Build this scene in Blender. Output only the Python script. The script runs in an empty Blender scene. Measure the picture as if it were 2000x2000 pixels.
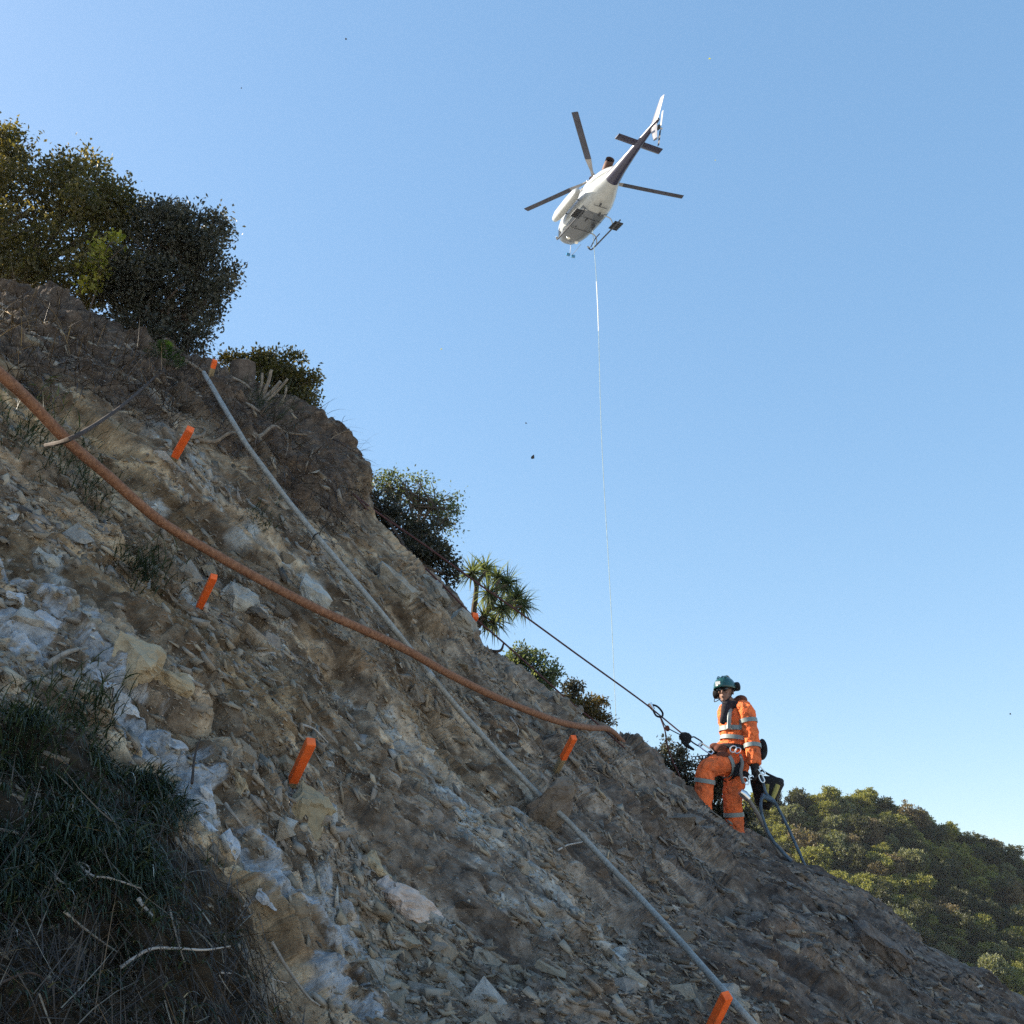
import bpy, bmesh, math, random
import numpy as np
from mathutils import Vector, Matrix, Quaternion, Euler
from mathutils.kdtree import KDTree

random.seed(7)
rng = np.random.default_rng(7)
R = math.radians
scene = bpy.context.scene
COL = scene.collection

# ------------------------------------------------------------------ camera, sky, sun, exposure
PITCH = R(24.0)
cam_data = bpy.data.cameras.new('camera')
cam_data.sensor_width = 36.0
cam_data.lens = 36.0                       # tan(half angle) = 0.5
cam_data.clip_start = 0.05
cam_data.clip_end = 20000.0
cam = bpy.data.objects.new('camera', cam_data)
COL.objects.link(cam)
cam.rotation_euler = (math.pi / 2 + PITCH, 0, 0)
scene.camera = cam

SUN_EL, SUN_AZ = R(29.0), R(76.0)          # azimuth measured from +Y (straight ahead) towards -X (left)
sun_dir = Vector((-math.sin(SUN_AZ) * math.cos(SUN_EL), math.cos(SUN_AZ) * math.cos(SUN_EL), math.sin(SUN_EL)))
world = bpy.data.worlds.new('World')
scene.world = world
world.use_nodes = True
wn, wl = world.node_tree.nodes, world.node_tree.links
wn.clear()
sky = wn.new('ShaderNodeTexSky')
sky.sky_type = 'NISHITA'
sky.sun_disc = False
sky.sun_elevation = SUN_EL
sky.sun_rotation = -SUN_AZ
sky.altitude = 50
sky.air_density = 1.0
sky.dust_density = 0.5
sky.ozone_density = 2.2
bg = wn.new('ShaderNodeBackground')
bg.inputs['Strength'].default_value = 0.15
wo = wn.new('ShaderNodeOutputWorld')
gm0 = wn.new('ShaderNodeGamma')                # hazy bright air: a flatter range between zenith and horizon
gm0.inputs['Gamma'].default_value = 0.46
hs = wn.new('ShaderNodeHueSaturation')
hs.inputs['Saturation'].default_value = 1.68
hs.inputs['Value'].default_value = 1.42
wl.new(sky.outputs[0], gm0.inputs['Color'])
wl.new(gm0.outputs[0], hs.inputs['Color'])
wl.new(hs.outputs[0], bg.inputs['Color'])
wl.new(bg.outputs[0], wo.inputs['Surface'])

sun_data = bpy.data.lights.new('sun', 'SUN')
sun_data.energy = 5.0
sun_data.angle = R(0.53)
sun_data.color = (1.0, 0.90, 0.74)
sun = bpy.data.objects.new('sun', sun_data)
COL.objects.link(sun)
sun.rotation_euler = sun_dir.to_track_quat('Z', 'Y').to_euler()

scene.view_settings.view_transform = 'Standard'
scene.view_settings.look = 'None'
scene.view_settings.gamma = 1.0
scene.view_settings.exposure = 1.3
scene.cycles.use_denoising = False           # keeps the fine grain of the rock; the denoiser smears it
scene.cycles.sample_clamp_indirect = 3.0
scene.cycles.max_bounces = 6
scene.cycles.transparent_max_bounces = 8

# ------------------------------------------------------------------ helpers
FWD = np.array([0, math.cos(PITCH), math.sin(PITCH)])
UPV = np.array([0, -math.sin(PITCH), math.cos(PITCH)])

def at(px, py, d):
    """A point of the place: seen at px, py in the 2000-pixel photograph, d metres deep."""
    a, b = (px - 1000.0) / 2000.0, (1000.0 - py) / 2000.0
    v = FWD + np.array([1.0, 0, 0]) * a + UPV * b
    return Vector(v * d)

def atg(px, py, d):
    a, b = (px - 1000.0) / 2000.0, (1000.0 - py) / 2000.0
    return (FWD[None] + a[:, None] * np.array([[1.0, 0, 0]]) + b[:, None] * UPV[None]) * d[:, None]

def topix(P):
    P = np.asarray(P)
    d = P @ FWD
    return 1000 + 2000 * P[..., 0] / d, 1000 - 2000 * (P @ UPV) / d, d

# numpy gradient-free value noise -------------------------------------------------
def _hash(i, j, k, s):
    h = (i.astype(np.int64) * 374761393 + j.astype(np.int64) * 668265263 + k.astype(np.int64) * 2147483647 + s * 1274126177) & 0xFFFFFFFF
    h = ((h ^ (h >> 13)) * 1274126177) & 0xFFFFFFFF
    h = ((h ^ (h >> 16)) * 2246822519) & 0xFFFFFFFF
    return ((h ^ (h >> 15)) & 0xFFFFFF) / float(0xFFFFFF)

def vnoise(p, s=0):
    f = np.floor(p)
    u = p - f
    u = u * u * u * (u * (u * 6 - 15) + 10)
    i, j, k = f[:, 0].astype(np.int64), f[:, 1].astype(np.int64), f[:, 2].astype(np.int64)
    r = 0
    for a in (0, 1):
        wa = u[:, 0] if a else 1 - u[:, 0]
        for b in (0, 1):
            wb = u[:, 1] if b else 1 - u[:, 1]
            for c in (0, 1):
                wc = u[:, 2] if c else 1 - u[:, 2]
                r = r + wa * wb * wc * _hash(i + a, j + b, k + c, s)
    return r * 2 - 1

def fbm(p, octaves=4, s=0, gain=0.5):
    r, a, q = 0, 1.0, p.copy()
    for o in range(octaves):
        r = r + a * vnoise(q, s + o * 17)
        q = q * 2.03 + 13.7
        a *= gain
    return r

def blocks(x, y, s=0, tilt=0.5):
    """2-D cellular blocks: each cell has its own height and tilt; also the distance to the cell's border and the cell's random."""
    fx, fy = np.floor(x), np.floor(y)
    b1 = np.full(x.shape, 9.0); b2 = np.full(x.shape, 9.0)
    hh = np.zeros(x.shape); rr = np.zeros(x.shape)
    z = np.zeros(x.shape, np.int64)
    for a in (-1, 0, 1):
        for b in (-1, 0, 1):
            ci, cj = (fx + a).astype(np.int64), (fy + b).astype(np.int64)
            cx = ci + _hash(ci, cj, z, s); cy = cj + _hash(ci, cj, z, s + 1)
            d = np.maximum(np.abs(x - cx) * 1.15, np.abs(y - cy)) * 0.6 + 0.4 * np.hypot(x - cx, y - cy)
            h = _hash(ci, cj, z, s + 2)
            t = (_hash(ci, cj, z, s + 3) - .5) * (x - cx) + (_hash(ci, cj, z, s + 4) - .5) * (y - cy)
            near = d < b1
            b2 = np.where(near, b1, np.minimum(b2, d))
            b1 = np.where(near, d, b1)
            hh = np.where(near, h - .5 + t * 2 * tilt, hh)
            rr = np.where(near, _hash(ci, cj, z, s + 5), rr)
    return hh, b2 - b1, rr

def sstep(a, b, x):
    t = np.clip((x - a) / (b - a), 0, 1)
    return t * t * (3 - 2 * t)

def poly_dist(px, py, pts):
    r = np.full(px.shape, 1e9)
    for (ax, ay), (bx, by) in zip(pts[:-1], pts[1:]):
        dx, dy = bx - ax, by - ay
        t = np.clip(((px - ax) * dx + (py - ay) * dy) / (dx * dx + dy * dy), 0, 1)
        r = np.minimum(r, np.hypot(px - ax - t * dx, py - ay - t * dy))
    return r

def inside(px, py, poly):
    r = np.zeros(px.shape, bool)
    n = len(poly)
    for i in range(n):
        (x1, y1), (x2, y2) = poly[i], poly[(i + 1) % n]
        c = ((y1 > py) != (y2 > py)) & (px < (x2 - x1) * (py - y1) / (y2 - y1 + 1e-9) + x1)
        r ^= c
    return r

def link(name, mesh, mat=None, parent=None, smooth=False):
    o = bpy.data.objects.new(name, mesh)
    COL.objects.link(o)
    if mat is not None:
        mesh.materials.append(mat)
    if parent is not None:
        o.parent = parent
    if smooth:
        mesh.polygons.foreach_set('use_smooth', np.ones(len(mesh.polygons), bool))
    return o

def from_np(name, verts, faces):
    """Fast mesh from numpy arrays; faces is (n, k) with k = 3 or 4."""
    me = bpy.data.meshes.new(name)
    n, k = faces.shape
    me.vertices.add(len(verts)); me.vertices.foreach_set('co', np.ascontiguousarray(verts, np.float32).ravel())
    me.loops.add(n * k); me.loops.foreach_set('vertex_index', np.ascontiguousarray(faces, np.int32).ravel())
    me.polygons.add(n)
    me.polygons.foreach_set('loop_start', np.arange(0, n * k, k, dtype=np.int32))
    me.update(calc_edges=True)
    me.validate()
    return me

def tag(o, label=None, cat=None, group=None, kind=None):
    if label: o['label'] = label
    if cat: o['category'] = cat
    if group: o['group'] = group
    if kind: o['kind'] = kind
    return o

def empty(name, loc=(0, 0, 0), label=None, cat=None, group=None):
    o = bpy.data.objects.new(name, None)
    COL.objects.link(o)
    o.location = loc
    o.empty_display_size = 0.1
    return tag(o, label, cat, group)

class MB:
    """Collects shapes, then builds ONE mesh object."""
    def __init__(self):
        self.v, self.f = [], []
    def add(self, v, f):
        o = len(self.v)
        self.v += [tuple(q) for q in v]
        self.f += [tuple(i + o for i in q) for q in f]
        return self
    def box(self, c, s, rot=None, taper=1.0):
        c = Vector(c); hx, hy, hz = s[0] / 2, s[1] / 2, s[2] / 2
        v = []
        for z in (-1, 1):
            t = taper if z > 0 else 1
            for x, y in ((-1, -1), (1, -1), (1, 1), (-1, 1)):
                q = Vector((x * hx * t, y * hy * t, z * hz))
                if rot is not None: q = rot @ q
                v.append(c + q)
        return self.add(v, [(3, 2, 1, 0), (4, 5, 6, 7), (0, 1, 5, 4), (1, 2, 6, 5), (2, 3, 7, 6), (3, 0, 4, 7)])
    def tube(self, pts, rad, n=8, closed_ends=True, flat=1.0, wob=0.0, ref=None):
        pts = [Vector(p) for p in pts]
        if not hasattr(rad, '__len__'): rad = [rad] * len(pts)
        v, f = [], []
        up = Vector(ref) if ref is not None else None
        for i, p in enumerate(pts):
            t = (pts[min(i + 1, len(pts) - 1)] - pts[max(i - 1, 0)]).normalized()
            if up is None:
                up = Vector((0, 0, 1)) if abs(t.z) < .9 else Vector((1, 0, 0))
            s = t.cross(up).normalized(); up2 = s.cross(t).normalized()
            if ref is None: up = up2
            for k in range(n):
                a = 2 * math.pi * k / n
                w = 1 + (random.uniform(-wob, wob) if wob else 0)
                v.append(p + (s * math.cos(a) * flat + up2 * math.sin(a)) * rad[i] * w)
        m = len(pts)
        for i in range(m - 1):
            for k in range(n):
                f.append((i * n + k, i * n + (k + 1) % n, (i + 1) * n + (k + 1) % n, (i + 1) * n + k))
        if closed_ends:
            f.append(tuple(reversed(range(n)))); f.append(tuple((m - 1) * n + k for k in range(n)))
        return self.add(v, f)
    def ring(self, c, r, rt, axis=(0, 0, 1), n=16, m=6, sx=1.0, sdir=None):
        axis = Vector(axis).normalized()
        a = (Vector(sdir) if sdir is not None else axis.orthogonal()); a = (a - axis * a.dot(axis)).normalized(); b = axis.cross(a)
        v, f = [], []
        for i in range(n):
            t = 2 * math.pi * i / n
            d = a * math.cos(t) + b * math.sin(t)
            ctr = Vector(c) + (a * math.cos(t) * sx + b * math.sin(t)) * r
            for k in range(m):
                u = 2 * math.pi * k / m
                v.append(ctr + (d * math.cos(u) + axis * math.sin(u)) * rt)
        for i in range(n):
            for k in range(m):
                f.append((i * m + k, ((i + 1) % n) * m + k, ((i + 1) % n) * m + (k + 1) % m, i * m + (k + 1) % m))
        return self.add(v, f)
    def build(self, name, mat, parent=None, smooth=True, bevel=0.0, sub=0, angle=35):
        me = bpy.data.meshes.new(name)
        me.from_pydata(self.v, [], self.f)
        me.update()
        o = link(name, me, mat, parent, False)
        if bevel:
            b = o.modifiers.new('bevel', 'BEVEL'); b.width = bevel; b.segments = 2; b.limit_method = 'ANGLE'; b.angle_limit = R(40)
        if sub:
            b = o.modifiers.new('sub', 'SUBSURF'); b.levels = sub; b.render_levels = sub
        if smooth:
            me.polygons.foreach_set('use_smooth', np.ones(len(me.polygons), bool))
            if not sub: me.set_sharp_from_angle(angle=R(angle))
        return o

def spline(pts, n=8):
    """Catmull-Rom through the points."""
    P = [Vector(p) for p in pts]
    P = [P[0] * 2 - P[1]] + P + [P[-1] * 2 - P[-2]]
    out = []
    for i in range(1, len(P) - 2):
        for k in range(n):
            t = k / n
            a, b, c, d = P[i - 1], P[i], P[i + 1], P[i + 2]
            out.append(.5 * ((2 * b) + (c - a) * t + (2 * a - 5 * b + 4 * c - d) * t * t + (3 * b - a - 3 * c + d) * t ** 3))
    out.append(P[-2])
    return out

# ------------------------------------------------------------------ materials
MATS = {}
def new_mat(name, rough=0.8, color=(.5, .5, .5), metal=0.0, spec=0.3):
    m = bpy.data.materials.new(name)
    m.use_nodes = True
    b = m.node_tree.nodes['Principled BSDF']
    b.inputs['Base Color'].default_value = (*color, 1)
    b.inputs['Roughness'].default_value = rough
    b.inputs['Metallic'].default_value = metal
    b.inputs['Specular IOR Level'].default_value = spec
    MATS[name] = m
    return m

def N(m, kind, **kw):
    n = m.node_tree.nodes.new('ShaderNode' + kind)
    for k, v in kw.items():
        if k in n.inputs: n.inputs[k].default_value = v
        else: setattr(n, k, v)
    return n

def L(m, a, b):
    m.node_tree.links.new(a, b)

def ramp(m, fac, stops, interp='LINEAR'):
    n = N(m, 'ValToRGB')
    n.color_ramp.interpolation = interp
    e = n.color_ramp.elements
    while len(e) < len(stops): e.new(0.5)
    for q, (p, c) in zip(e, stops):
        q.position = p
        q.color = (*c, 1) if len(c) == 3 else c
    L(m, fac, n.inputs[0])
    return n.outputs[0]

def mixc(m, fac, a, b, mode='MIX'):
    n = N(m, 'Mix', data_type='RGBA', blend_type=mode)
    for s, v in ((0, fac), (6, a), (7, b)):
        if hasattr(v, 'links'): L(m, v, n.inputs[s])
        elif s == 0: n.inputs[0].default_value = v
        else: n.inputs[s].default_value = (*v, 1)
    return n.outputs[2]

def noise(m, scale, detail=4, rough=.55, coord='Object', vec=None, dist=0.0):
    n = N(m, 'TexNoise')
    n.inputs['Scale'].default_value = scale
    n.inputs['Detail'].default_value = detail
    n.inputs['Roughness'].default_value = rough
    n.inputs['Distortion'].default_value = dist
    if vec is None:
        vec = N(m, 'TexCoord').outputs[coord]
    L(m, vec, n.inputs['Vector'])
    return n.outputs[0]

def bump(m, h, strength=.5, dist=.01, prev=None):
    n = N(m, 'Bump')
    n.inputs['Strength'].default_value = strength
    n.inputs['Distance'].default_value = dist
    L(m, h, n.inputs['Height'])
    if prev is not None: L(m, prev, n.inputs['Normal'])
    return n.outputs[0]

def setc(m, col=None, rough=None, normal=None):
    b = m.node_tree.nodes['Principled BSDF']
    if col is not None: L(m, col, b.inputs['Base Color'])
    if rough is not None: L(m, rough, b.inputs['Roughness'])
    if normal is not None: L(m, normal, b.inputs['Normal'])

def rnd_obj(m):
    return N(m, 'ObjectInfo').outputs['Random']

def attr(m, name, out='Fac'):
    n = N(m, 'Attribute'); n.attribute_name = name
    return n.outputs[out]

def speckle_mat(name, base, var=.25, scale=20, rough=.8, spec=.2, bstr=.3, bdist=.004, metal=0):
    """A painted / solid surface with slight dirt and grain."""
    m = new_mat(name, rough, base, metal, spec)
    f = noise(m, scale, 5)
    lo = tuple(c * (1 - var) for c in base); hi = tuple(min(1, c * (1 + var * .5)) for c in base)
    setc(m, ramp(m, f, [(.3, lo), (.7, hi)]), None, bump(m, noise(m, scale * 3, 3), bstr, bdist) if bstr else None)
    return m

# ------------------------------------------------------------------ the slope
EDGE = [(-900, 480), (-500, 520), (-200, 545), (0, 560), (110, 580), (230, 645), (310, 680), (420, 705), (500, 745), (560, 795), (620, 838), (668, 868),
        (696, 910), (698, 950), (722, 1010), (790, 1075), (860, 1130), (905, 1180), (928, 1235), (985, 1275), (1060, 1335), (1130, 1392),
        (1185, 1424), (1250, 1468), (1300, 1524), (1355, 1578), (1440, 1622), (1530, 1664), (1600, 1692), (1690, 1742), (1740, 1785),
        (1800, 1842), (1900, 1902), (2000, 1962), (2200, 2080), (2500, 2260), (2900, 2500)]
CTRL = [(-100, 560, 7.4), (200, 620, 8.2), (420, 712, 8.6), (640, 850, 8.8), (700, 940, 8.5), (880, 1160, 8.3), (1000, 1290, 8.5), (1200, 1435, 9.3),
        (1290, 1515, 9.8), (1440, 1625, 10.2), (1600, 1694, 10.2), (1780, 1828, 9.6), (2000, 1965, 9.0),
        (0, 720, 5.6), (0, 950, 4.7), (0, 1200, 3.8), (200, 1000, 5.0), (340, 880, 6.0), (400, 1160, 5.1), (590, 1490, 4.4), (600, 1150, 5.9), (500, 930, 6.8),
        (780, 1270, 6.2), (1110, 1480, 7.3), (1150, 1640, 6.1), (1450, 1965, 4.9), (900, 1760, 4.4), (700, 1930, 3.6), (300, 1500, 3.4), (100, 1700, 2.7), (300, 1950, 2.5),
        (1700, 1950, 6.8), (1400, 1760, 7.3), (900, 1400, 6.4),
        (-500, 1500, 2.6), (-500, 950, 3.9), (-700, 500, 6.4), (0, 2400, 1.9), (800, 2500, 2.3), (1500, 2600, 2.9), (2300, 2450, 5.0), (2500, 2280, 7.8), (2900, 2560, 6.5)]
C = np.array(CTRL, float)
cxy = C[:, :2] / 1000.0
def tps_fit(xy, val, lam=2e-3):
    n = len(xy)
    d = np.hypot(xy[:, None, 0] - xy[None, :, 0], xy[:, None, 1] - xy[None, :, 1])
    K = np.where(d > 0, d * d * np.log(d + 1e-12), 0) + lam * np.eye(n)
    P = np.c_[np.ones(n), xy]
    A = np.block([[K, P], [P.T, np.zeros((3, 3))]])
    return np.linalg.solve(A, np.r_[val, 0, 0, 0])
TW = tps_fit(cxy, 1.0 / C[:, 2])
def depth(px, py):
    px, py = np.atleast_1d(px).astype(float), np.atleast_1d(py).astype(float)
    r = TW[-3] + TW[-2] * px / 1000 + TW[-1] * py / 1000
    for i in range(len(cxy)):
        d2 = (px / 1000 - cxy[i, 0]) ** 2 + (py / 1000 - cxy[i, 1]) ** 2
        r = r + TW[i] * .5 * d2 * np.log(d2 + 1e-12)
    return 1.0 / np.clip(r, .09, .6)

NS, NT, NK = 920, 660, 36
ed = np.array(EDGE, float)
cum = np.r_[0, np.cumsum(np.hypot(*np.diff(ed, axis=0).T))]
i0, i1 = np.interp(-200, ed[:, 0], cum), np.interp(2150, ed[:, 0], cum)
sv = np.r_[np.linspace(0, i0, 50, endpoint=False), np.linspace(i0, i1, NS - 90, endpoint=False), np.linspace(i1, cum[-1], 40)]
ex, ey = np.interp(sv, cum, ed[:, 0]), np.interp(sv, cum, ed[:, 1])
ex = np.convolve(np.pad(ex, 4, 'edge'), np.ones(9) / 9, 'valid'); ey = np.convolve(np.pad(ey, 4, 'edge'), np.ones(9) / 9, 'valid')
bf = (sv / cum[-1])
bx, by = -1500 + bf * 3300, 1250 + bf * 1900
tv = np.linspace(0, 1, NT) ** 1.12
PX = ex[:, None] + (bx - ex)[:, None] * tv[None]
PY = ey[:, None] + (by - ey)[:, None] * tv[None]
D = depth(PX.ravel(), PY.ravel()).reshape(NS, NT)
dist_edge = np.hypot(PX - ex[:, None], PY - ey[:, None])
D = D * (1 + .07 * np.clip(1 - dist_edge / 70, 0, 1) ** 2.5)
G = atg(PX.ravel(), PY.ravel(), D.ravel()).reshape(NS, NT, 3)
# the ground goes on behind the crest, rounding over and away
rayv = G[:, 0] / np.linalg.norm(G[:, 0], axis=1)[:, None]
elev = np.arcsin(rayv[:, 2])
hd = rayv * np.array([1, 1, 0]) + np.array([[.12, 0, 0]]); hd /= np.linalg.norm(hd, axis=1)[:, None]
wk = np.linspace(0, 1, NK + 1)[1:] ** 2.2 * 16.0
Bk = np.zeros((NS, NK, 3)); cur = G[:, 0].copy(); pw = 0
for k, w in enumerate(wk):
    phi = elev - R(33) * (1 - math.exp(-w / .7)) - R(4)
    stp = (hd * np.cos(phi)[:, None] + np.array([[0, 0, 1]]) * np.sin(phi)[:, None]) * (w - pw)
    cur = cur + stp; pw = w
    Bk[:, k] = cur
G = np.concatenate([Bk[:, ::-1], G], axis=1)
NTT = NT + NK
pxx = np.concatenate([np.repeat(ex[:, None], NK, 1), PX], 1); pyy = np.concatenate([np.repeat(ey[:, None], NK, 1), PY], 1)
dedge = np.concatenate([-np.repeat(wk[None, ::-1] * 150, NS, 0), dist_edge], 1)
def grid_normals(G):
    gs = np.gradient(G, axis=0); gt = np.gradient(G, axis=1)
    n = np.cross(gs, gt); n /= np.linalg.norm(n, axis=2)[:, :, None] + 1e-9
    return n
GN = grid_normals(G)
if (GN[NS // 2, NTT // 2] @ G[NS // 2, NTT // 2]) > 0: GN = -GN; FLIP = True
else: FLIP = False
pa, pb = np.array(at(700, 1300, depth(700, 1300)[0])), np.array(at(1100, 1700, depth(1100, 1700)[0]))
E1 = (pb - pa) / np.linalg.norm(pb - pa)
nav = GN[int(NS * .45):int(NS * .6), NK + 80:NK + 300].reshape(-1, 3).mean(0); nav -= E1 * (nav @ E1); nav /= np.linalg.norm(nav)
E2 = np.cross(nav, E1)
Pf = G.reshape(-1, 3)
q1, q2, q3 = Pf @ E1, Pf @ E2, Pf @ nav
warp = fbm(np.c_[q1, q2, q3] * 1.7, 3, 5) * .10
wq1, wq2 = q1 + warp, q2 + fbm(np.c_[q1, q2, q3] * 1.9 + 30, 3, 9) * .08
soft = sstep(-.15, .35, fbm(np.c_[q1 * .7, q2 * 1.1, q3] * 1.1 + 7, 3, 21))          # 1 = loose fine soil, 0 = rock
h1, e1, r1 = blocks(wq1 / .85, wq2 / .34, 11, .55)
h2, e2, r2 = blocks(wq1 / .30 + 5, wq2 / .11 + 3, 31, .6)
h3, e3, r3 = blocks((wq1 + warp * .4) / .10, wq2 / .045, 51, .7)
disp = fbm(np.c_[q1 * .45, q2, q3] * 1.3, 4, 1) * .085
disp += fbm(np.c_[q1 * .28, q2 * 1.7, q3 * 1.7] * 3.6, 4, 3, .5) * .050
h1 *= .2 + .8 * sstep(0, .16, e1); h2 *= .2 + .8 * sstep(0, .20, e2); h3 *= .3 + .7 * sstep(0, .25, e3)
sp_ = np.maximum(np.linalg.norm(np.gradient(G, axis=0), axis=2), np.linalg.norm(np.gradient(G, axis=1), axis=2)).ravel()
k2, k3, k4 = sstep(.11, .045, sp_), sstep(.030, .011, sp_), sstep(.028, .010, sp_)
print('mesh spacing', np.percentile(sp_.reshape(NS, NTT)[100:-60, NK + 5:NK + 450], [5, 25, 50, 75, 95]).round(4))
disp += (h1 * .12 - .025 * sstep(.10, 0, e1)) * (1 - .55 * soft)
disp += (h2 * .056 - .014 * sstep(.12, 0, e2)) * k2 * (1 - .5 * soft)
disp += (h3 * .022 - .006 * sstep(.15, 0, e3)) * k3
disp += fbm(np.c_[q1, q2, q3] * 22, 2, 70) * .005 * k4
fpx, fpy, fde = pxx.ravel(), pyy.ravel(), dedge.ravel()
# the grassy nose at the lower left stands a little proud of the cut, ending in a pale stone lip
GRASS = [(-900, 1260), (-300, 1330), (0, 1400), (90, 1370), (180, 1415), (250, 1470), (330, 1490), (365, 1560), (375, 1640), (430, 1700), (500, 1790), (520, 1870), (560, 1960), (640, 2050), (900, 2500), (1400, 3300), (-1800, 3300)]
gr_in = inside(fpx, fpy, GRASS)
gr_d = poly_dist(fpx, fpy, GRASS[1:-2])
grs = np.where(gr_in, sstep(0, 60, gr_d), 0)
disp = disp * (1 - .35 * grs) + .05 * grs
PALE = [[(-60, 1120), (40, 1160), (110, 1215), (215, 1320), (262, 1385), (345, 1470), (405, 1530), (430, 1610), (500, 1680), (530, 1740), (590, 1790), (650, 1850)],
        [(0, 1245), (70, 1285)], [(590, 1720), (680, 1790), (745, 1870)], [(600, 1910), (640, 1950)], [(690, 1960), (720, 1990)]]
pale_d = np.minimum.reduce([poly_dist(fpx, fpy, p) for p in PALE])
pn = fbm(np.c_[q1, q2, q3] * 6.0 + 3, 4, 77)
pale = sstep(6, -14, pale_d - 19 - 34 * fbm(np.c_[q1, q2, q3] * 9.0 + 3, 5, 78, .65) - 14 * pn)
hp_, ep_, rp_ = blocks(q1 / .11 + pn, q2 / .09, 111, .9)
pale_s = sstep(25, -25, pale_d - 14 - 22 * pn)
disp += pale_s * (.025 * (1 + pn) + hp_ * .022 * sstep(0, .2, ep_) + fbm(np.c_[q1, q2, q3] * 11, 2, 113) * .012)
VEIN = [[(265, 790), (320, 890), (470, 1030), (520, 1110), (610, 1160)], [(410, 1130), (560, 1220)], [(675, 1340), (800, 1440), (850, 1500), (900, 1570)], [(860, 1500), (930, 1640), (1000, 1730), (1160, 1850), (1215, 1900)],
        [(1030, 1680), (1100, 1760), (1210, 1860)], [(90, 1075), (135, 1190)], [(880, 1780), (930, 1900)], [(300, 870), (330, 960)], [(600, 1730), (760, 1900), (800, 1990)]]
vein_d = np.minimum.reduce([poly_dist(fpx, fpy, p) for p in VEIN])
vein = sstep(8, -20, vein_d - 14 - 40 * fbm(np.c_[q1 * .6, q2 * 1.3, q3] * 6.5, 4, 91))
# dark root mat under the crest (upper left) with an overhanging lip
TOPS = [(-400, 540), (0, 575), (230, 660), (430, 730), (560, 820), (640, 870), (690, 920)]
ts_d = poly_dist(fpx, fpy, TOPS)
topsoil = sstep(165, 75, ts_d + 40 * fbm(np.c_[q1, q2, q3] * 3.2, 3, 41)) * sstep(760, 640, fpx)
lip = sstep(60, 10, poly_dist(fpx, fpy, [(560, 800), (690, 920)]))
disp += .12 * lip + topsoil * fbm(np.c_[q1, q2, q3] * 8, 3, 43) * .04
disp *= np.where(fde < -60, .4, 1)
DISP = disp.reshape(NS, NTT)
G2 = G + GN * DISP[:, :, None]
verts = G2.reshape(-1, 3)
idx = np.arange(NS * NTT).reshape(NS, NTT)
fa = np.stack([idx[:-1, :-1], idx[1:, :-1], idx[1:, 1:], idx[:-1, 1:]], -1).reshape(-1, 4)
if FLIP: fa = fa[:, ::-1]
slope_me = from_np('slope', verts, fa)
ochre = sstep(1500, 500, fpx + .25 * (fpy - 1000)) * .8 + .25 * fbm(np.c_[q1 * .6, q2, q3] * 1.4, 3, 61)
umber_shade = np.clip(sstep(1000, 1900, fpx + .45 * (fpy - 1300)) + .35 * fbm(np.c_[q1 * .5, q2, q3] * 1.2 + 50, 3, 163), 0, 1)  # browner earth, plus lens darkening and shade put into the colour towards lower right
streak = .5 + .5 * fbm(np.c_[q1 * .22, q2 * 1.6, q3] * 5.0, 5, 171, .65)
for nm, arr in (('umber_shade', umber_shade), ('streak', np.clip(streak, 0, 1)), ('pale', pale), ('vein', vein), ('topsoil', topsoil), ('turf', grs), ('ochre', np.clip(ochre, 0, 1)), ('chip', .5 * r2 + .5 * r3), ('soft', soft)):
    a = slope_me.attributes.new(nm, 'FLOAT', 'POINT')
    a.data.foreach_set('value', arr.astype(np.float32))

m = new_mat('slope_earth', .95, spec=.12)
tc = N(m, 'TexCoord').outputs['Object']
n1 = noise(m, 2.2, 5, .6, vec=tc); n2 = noise(m, 14, 6, .65, vec=tc); n3 = noise(m, 60, 4, .6, vec=tc); n4 = noise(m, 5.5, 5, .6, vec=tc)
earth_o = ramp(m, n2, [(.25, (.095, .070, .046)), (.5, (.245, .182, .116)), (.75, (.420, .335, .225))])
earth_g = ramp(m, n2, [(.25, (.085, .071, .061)), (.5, (.225, .193, .163)), (.75, (.405, .362, .315))])
col = mixc(m, attr(m, 'ochre'), earth_g, earth_o)
chipc = ramp(m, attr(m, 'chip'), [(.2, (.48, .45, .43)), (.5, (1, 1, 1)), (.8, (1.45, 1.45, 1.45))])
col = mixc(m, .85, col, chipc, 'MULTIPLY')
col = mixc(m, attr(m, 'umber_shade'), col, ramp(m, n2, [(.25, (.048, .038, .033)), (.5, (.118, .094, .080)), (.75, (.225, .187, .162))]))
col = mixc(m, .9, col, ramp(m, attr(m, 'streak'), [(.25, (.58, .56, .55)), (.5, (1, 1, 1)), (.75, (1.4, 1.38, 1.32))]), 'MULTIPLY')
rust = ramp(m, n4, [(.58, (0, 0, 0)), (.76, (.7, .7, .7))])
col = mixc(m, rust, col, mixc(m, n3, (.16, .095, .055), (.34, .215, .125)))
veinc = ramp(m, n2, [(.3, (.17, .175, .17)), (.55, (.36, .37, .36)), (.8, (.54, .55, .53))])
col = mixc(m, attr(m, 'vein'), col, veinc)
palec = ramp(m, n2, [(.28, (.12, .123, .13)), (.46, (.27, .283, .30)), (.75, (.52, .54, .57))])
col = mixc(m, attr(m, 'pale'), col, palec)
soilc = ramp(m, n2, [(.3, (.042, .031, .025)), (.55, (.115, .086, .066)), (.8, (.25, .19, .14))])
col = mixc(m, attr(m, 'topsoil'), col, soilc)
turfc = ramp(m, n2, [(.3, (.022, .018, .014)), (.6, (.055, .043, .030)), (.8, (.085, .075, .045))])
col = mixc(m, attr(m, 'turf'), col, turfc)
setc(m, col, None, bump(m, n3, .6, .012, bump(m, n2, .5, .03)))
slope = link('slope', slope_me, m)
slope['kind'] = 'structure'
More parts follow.
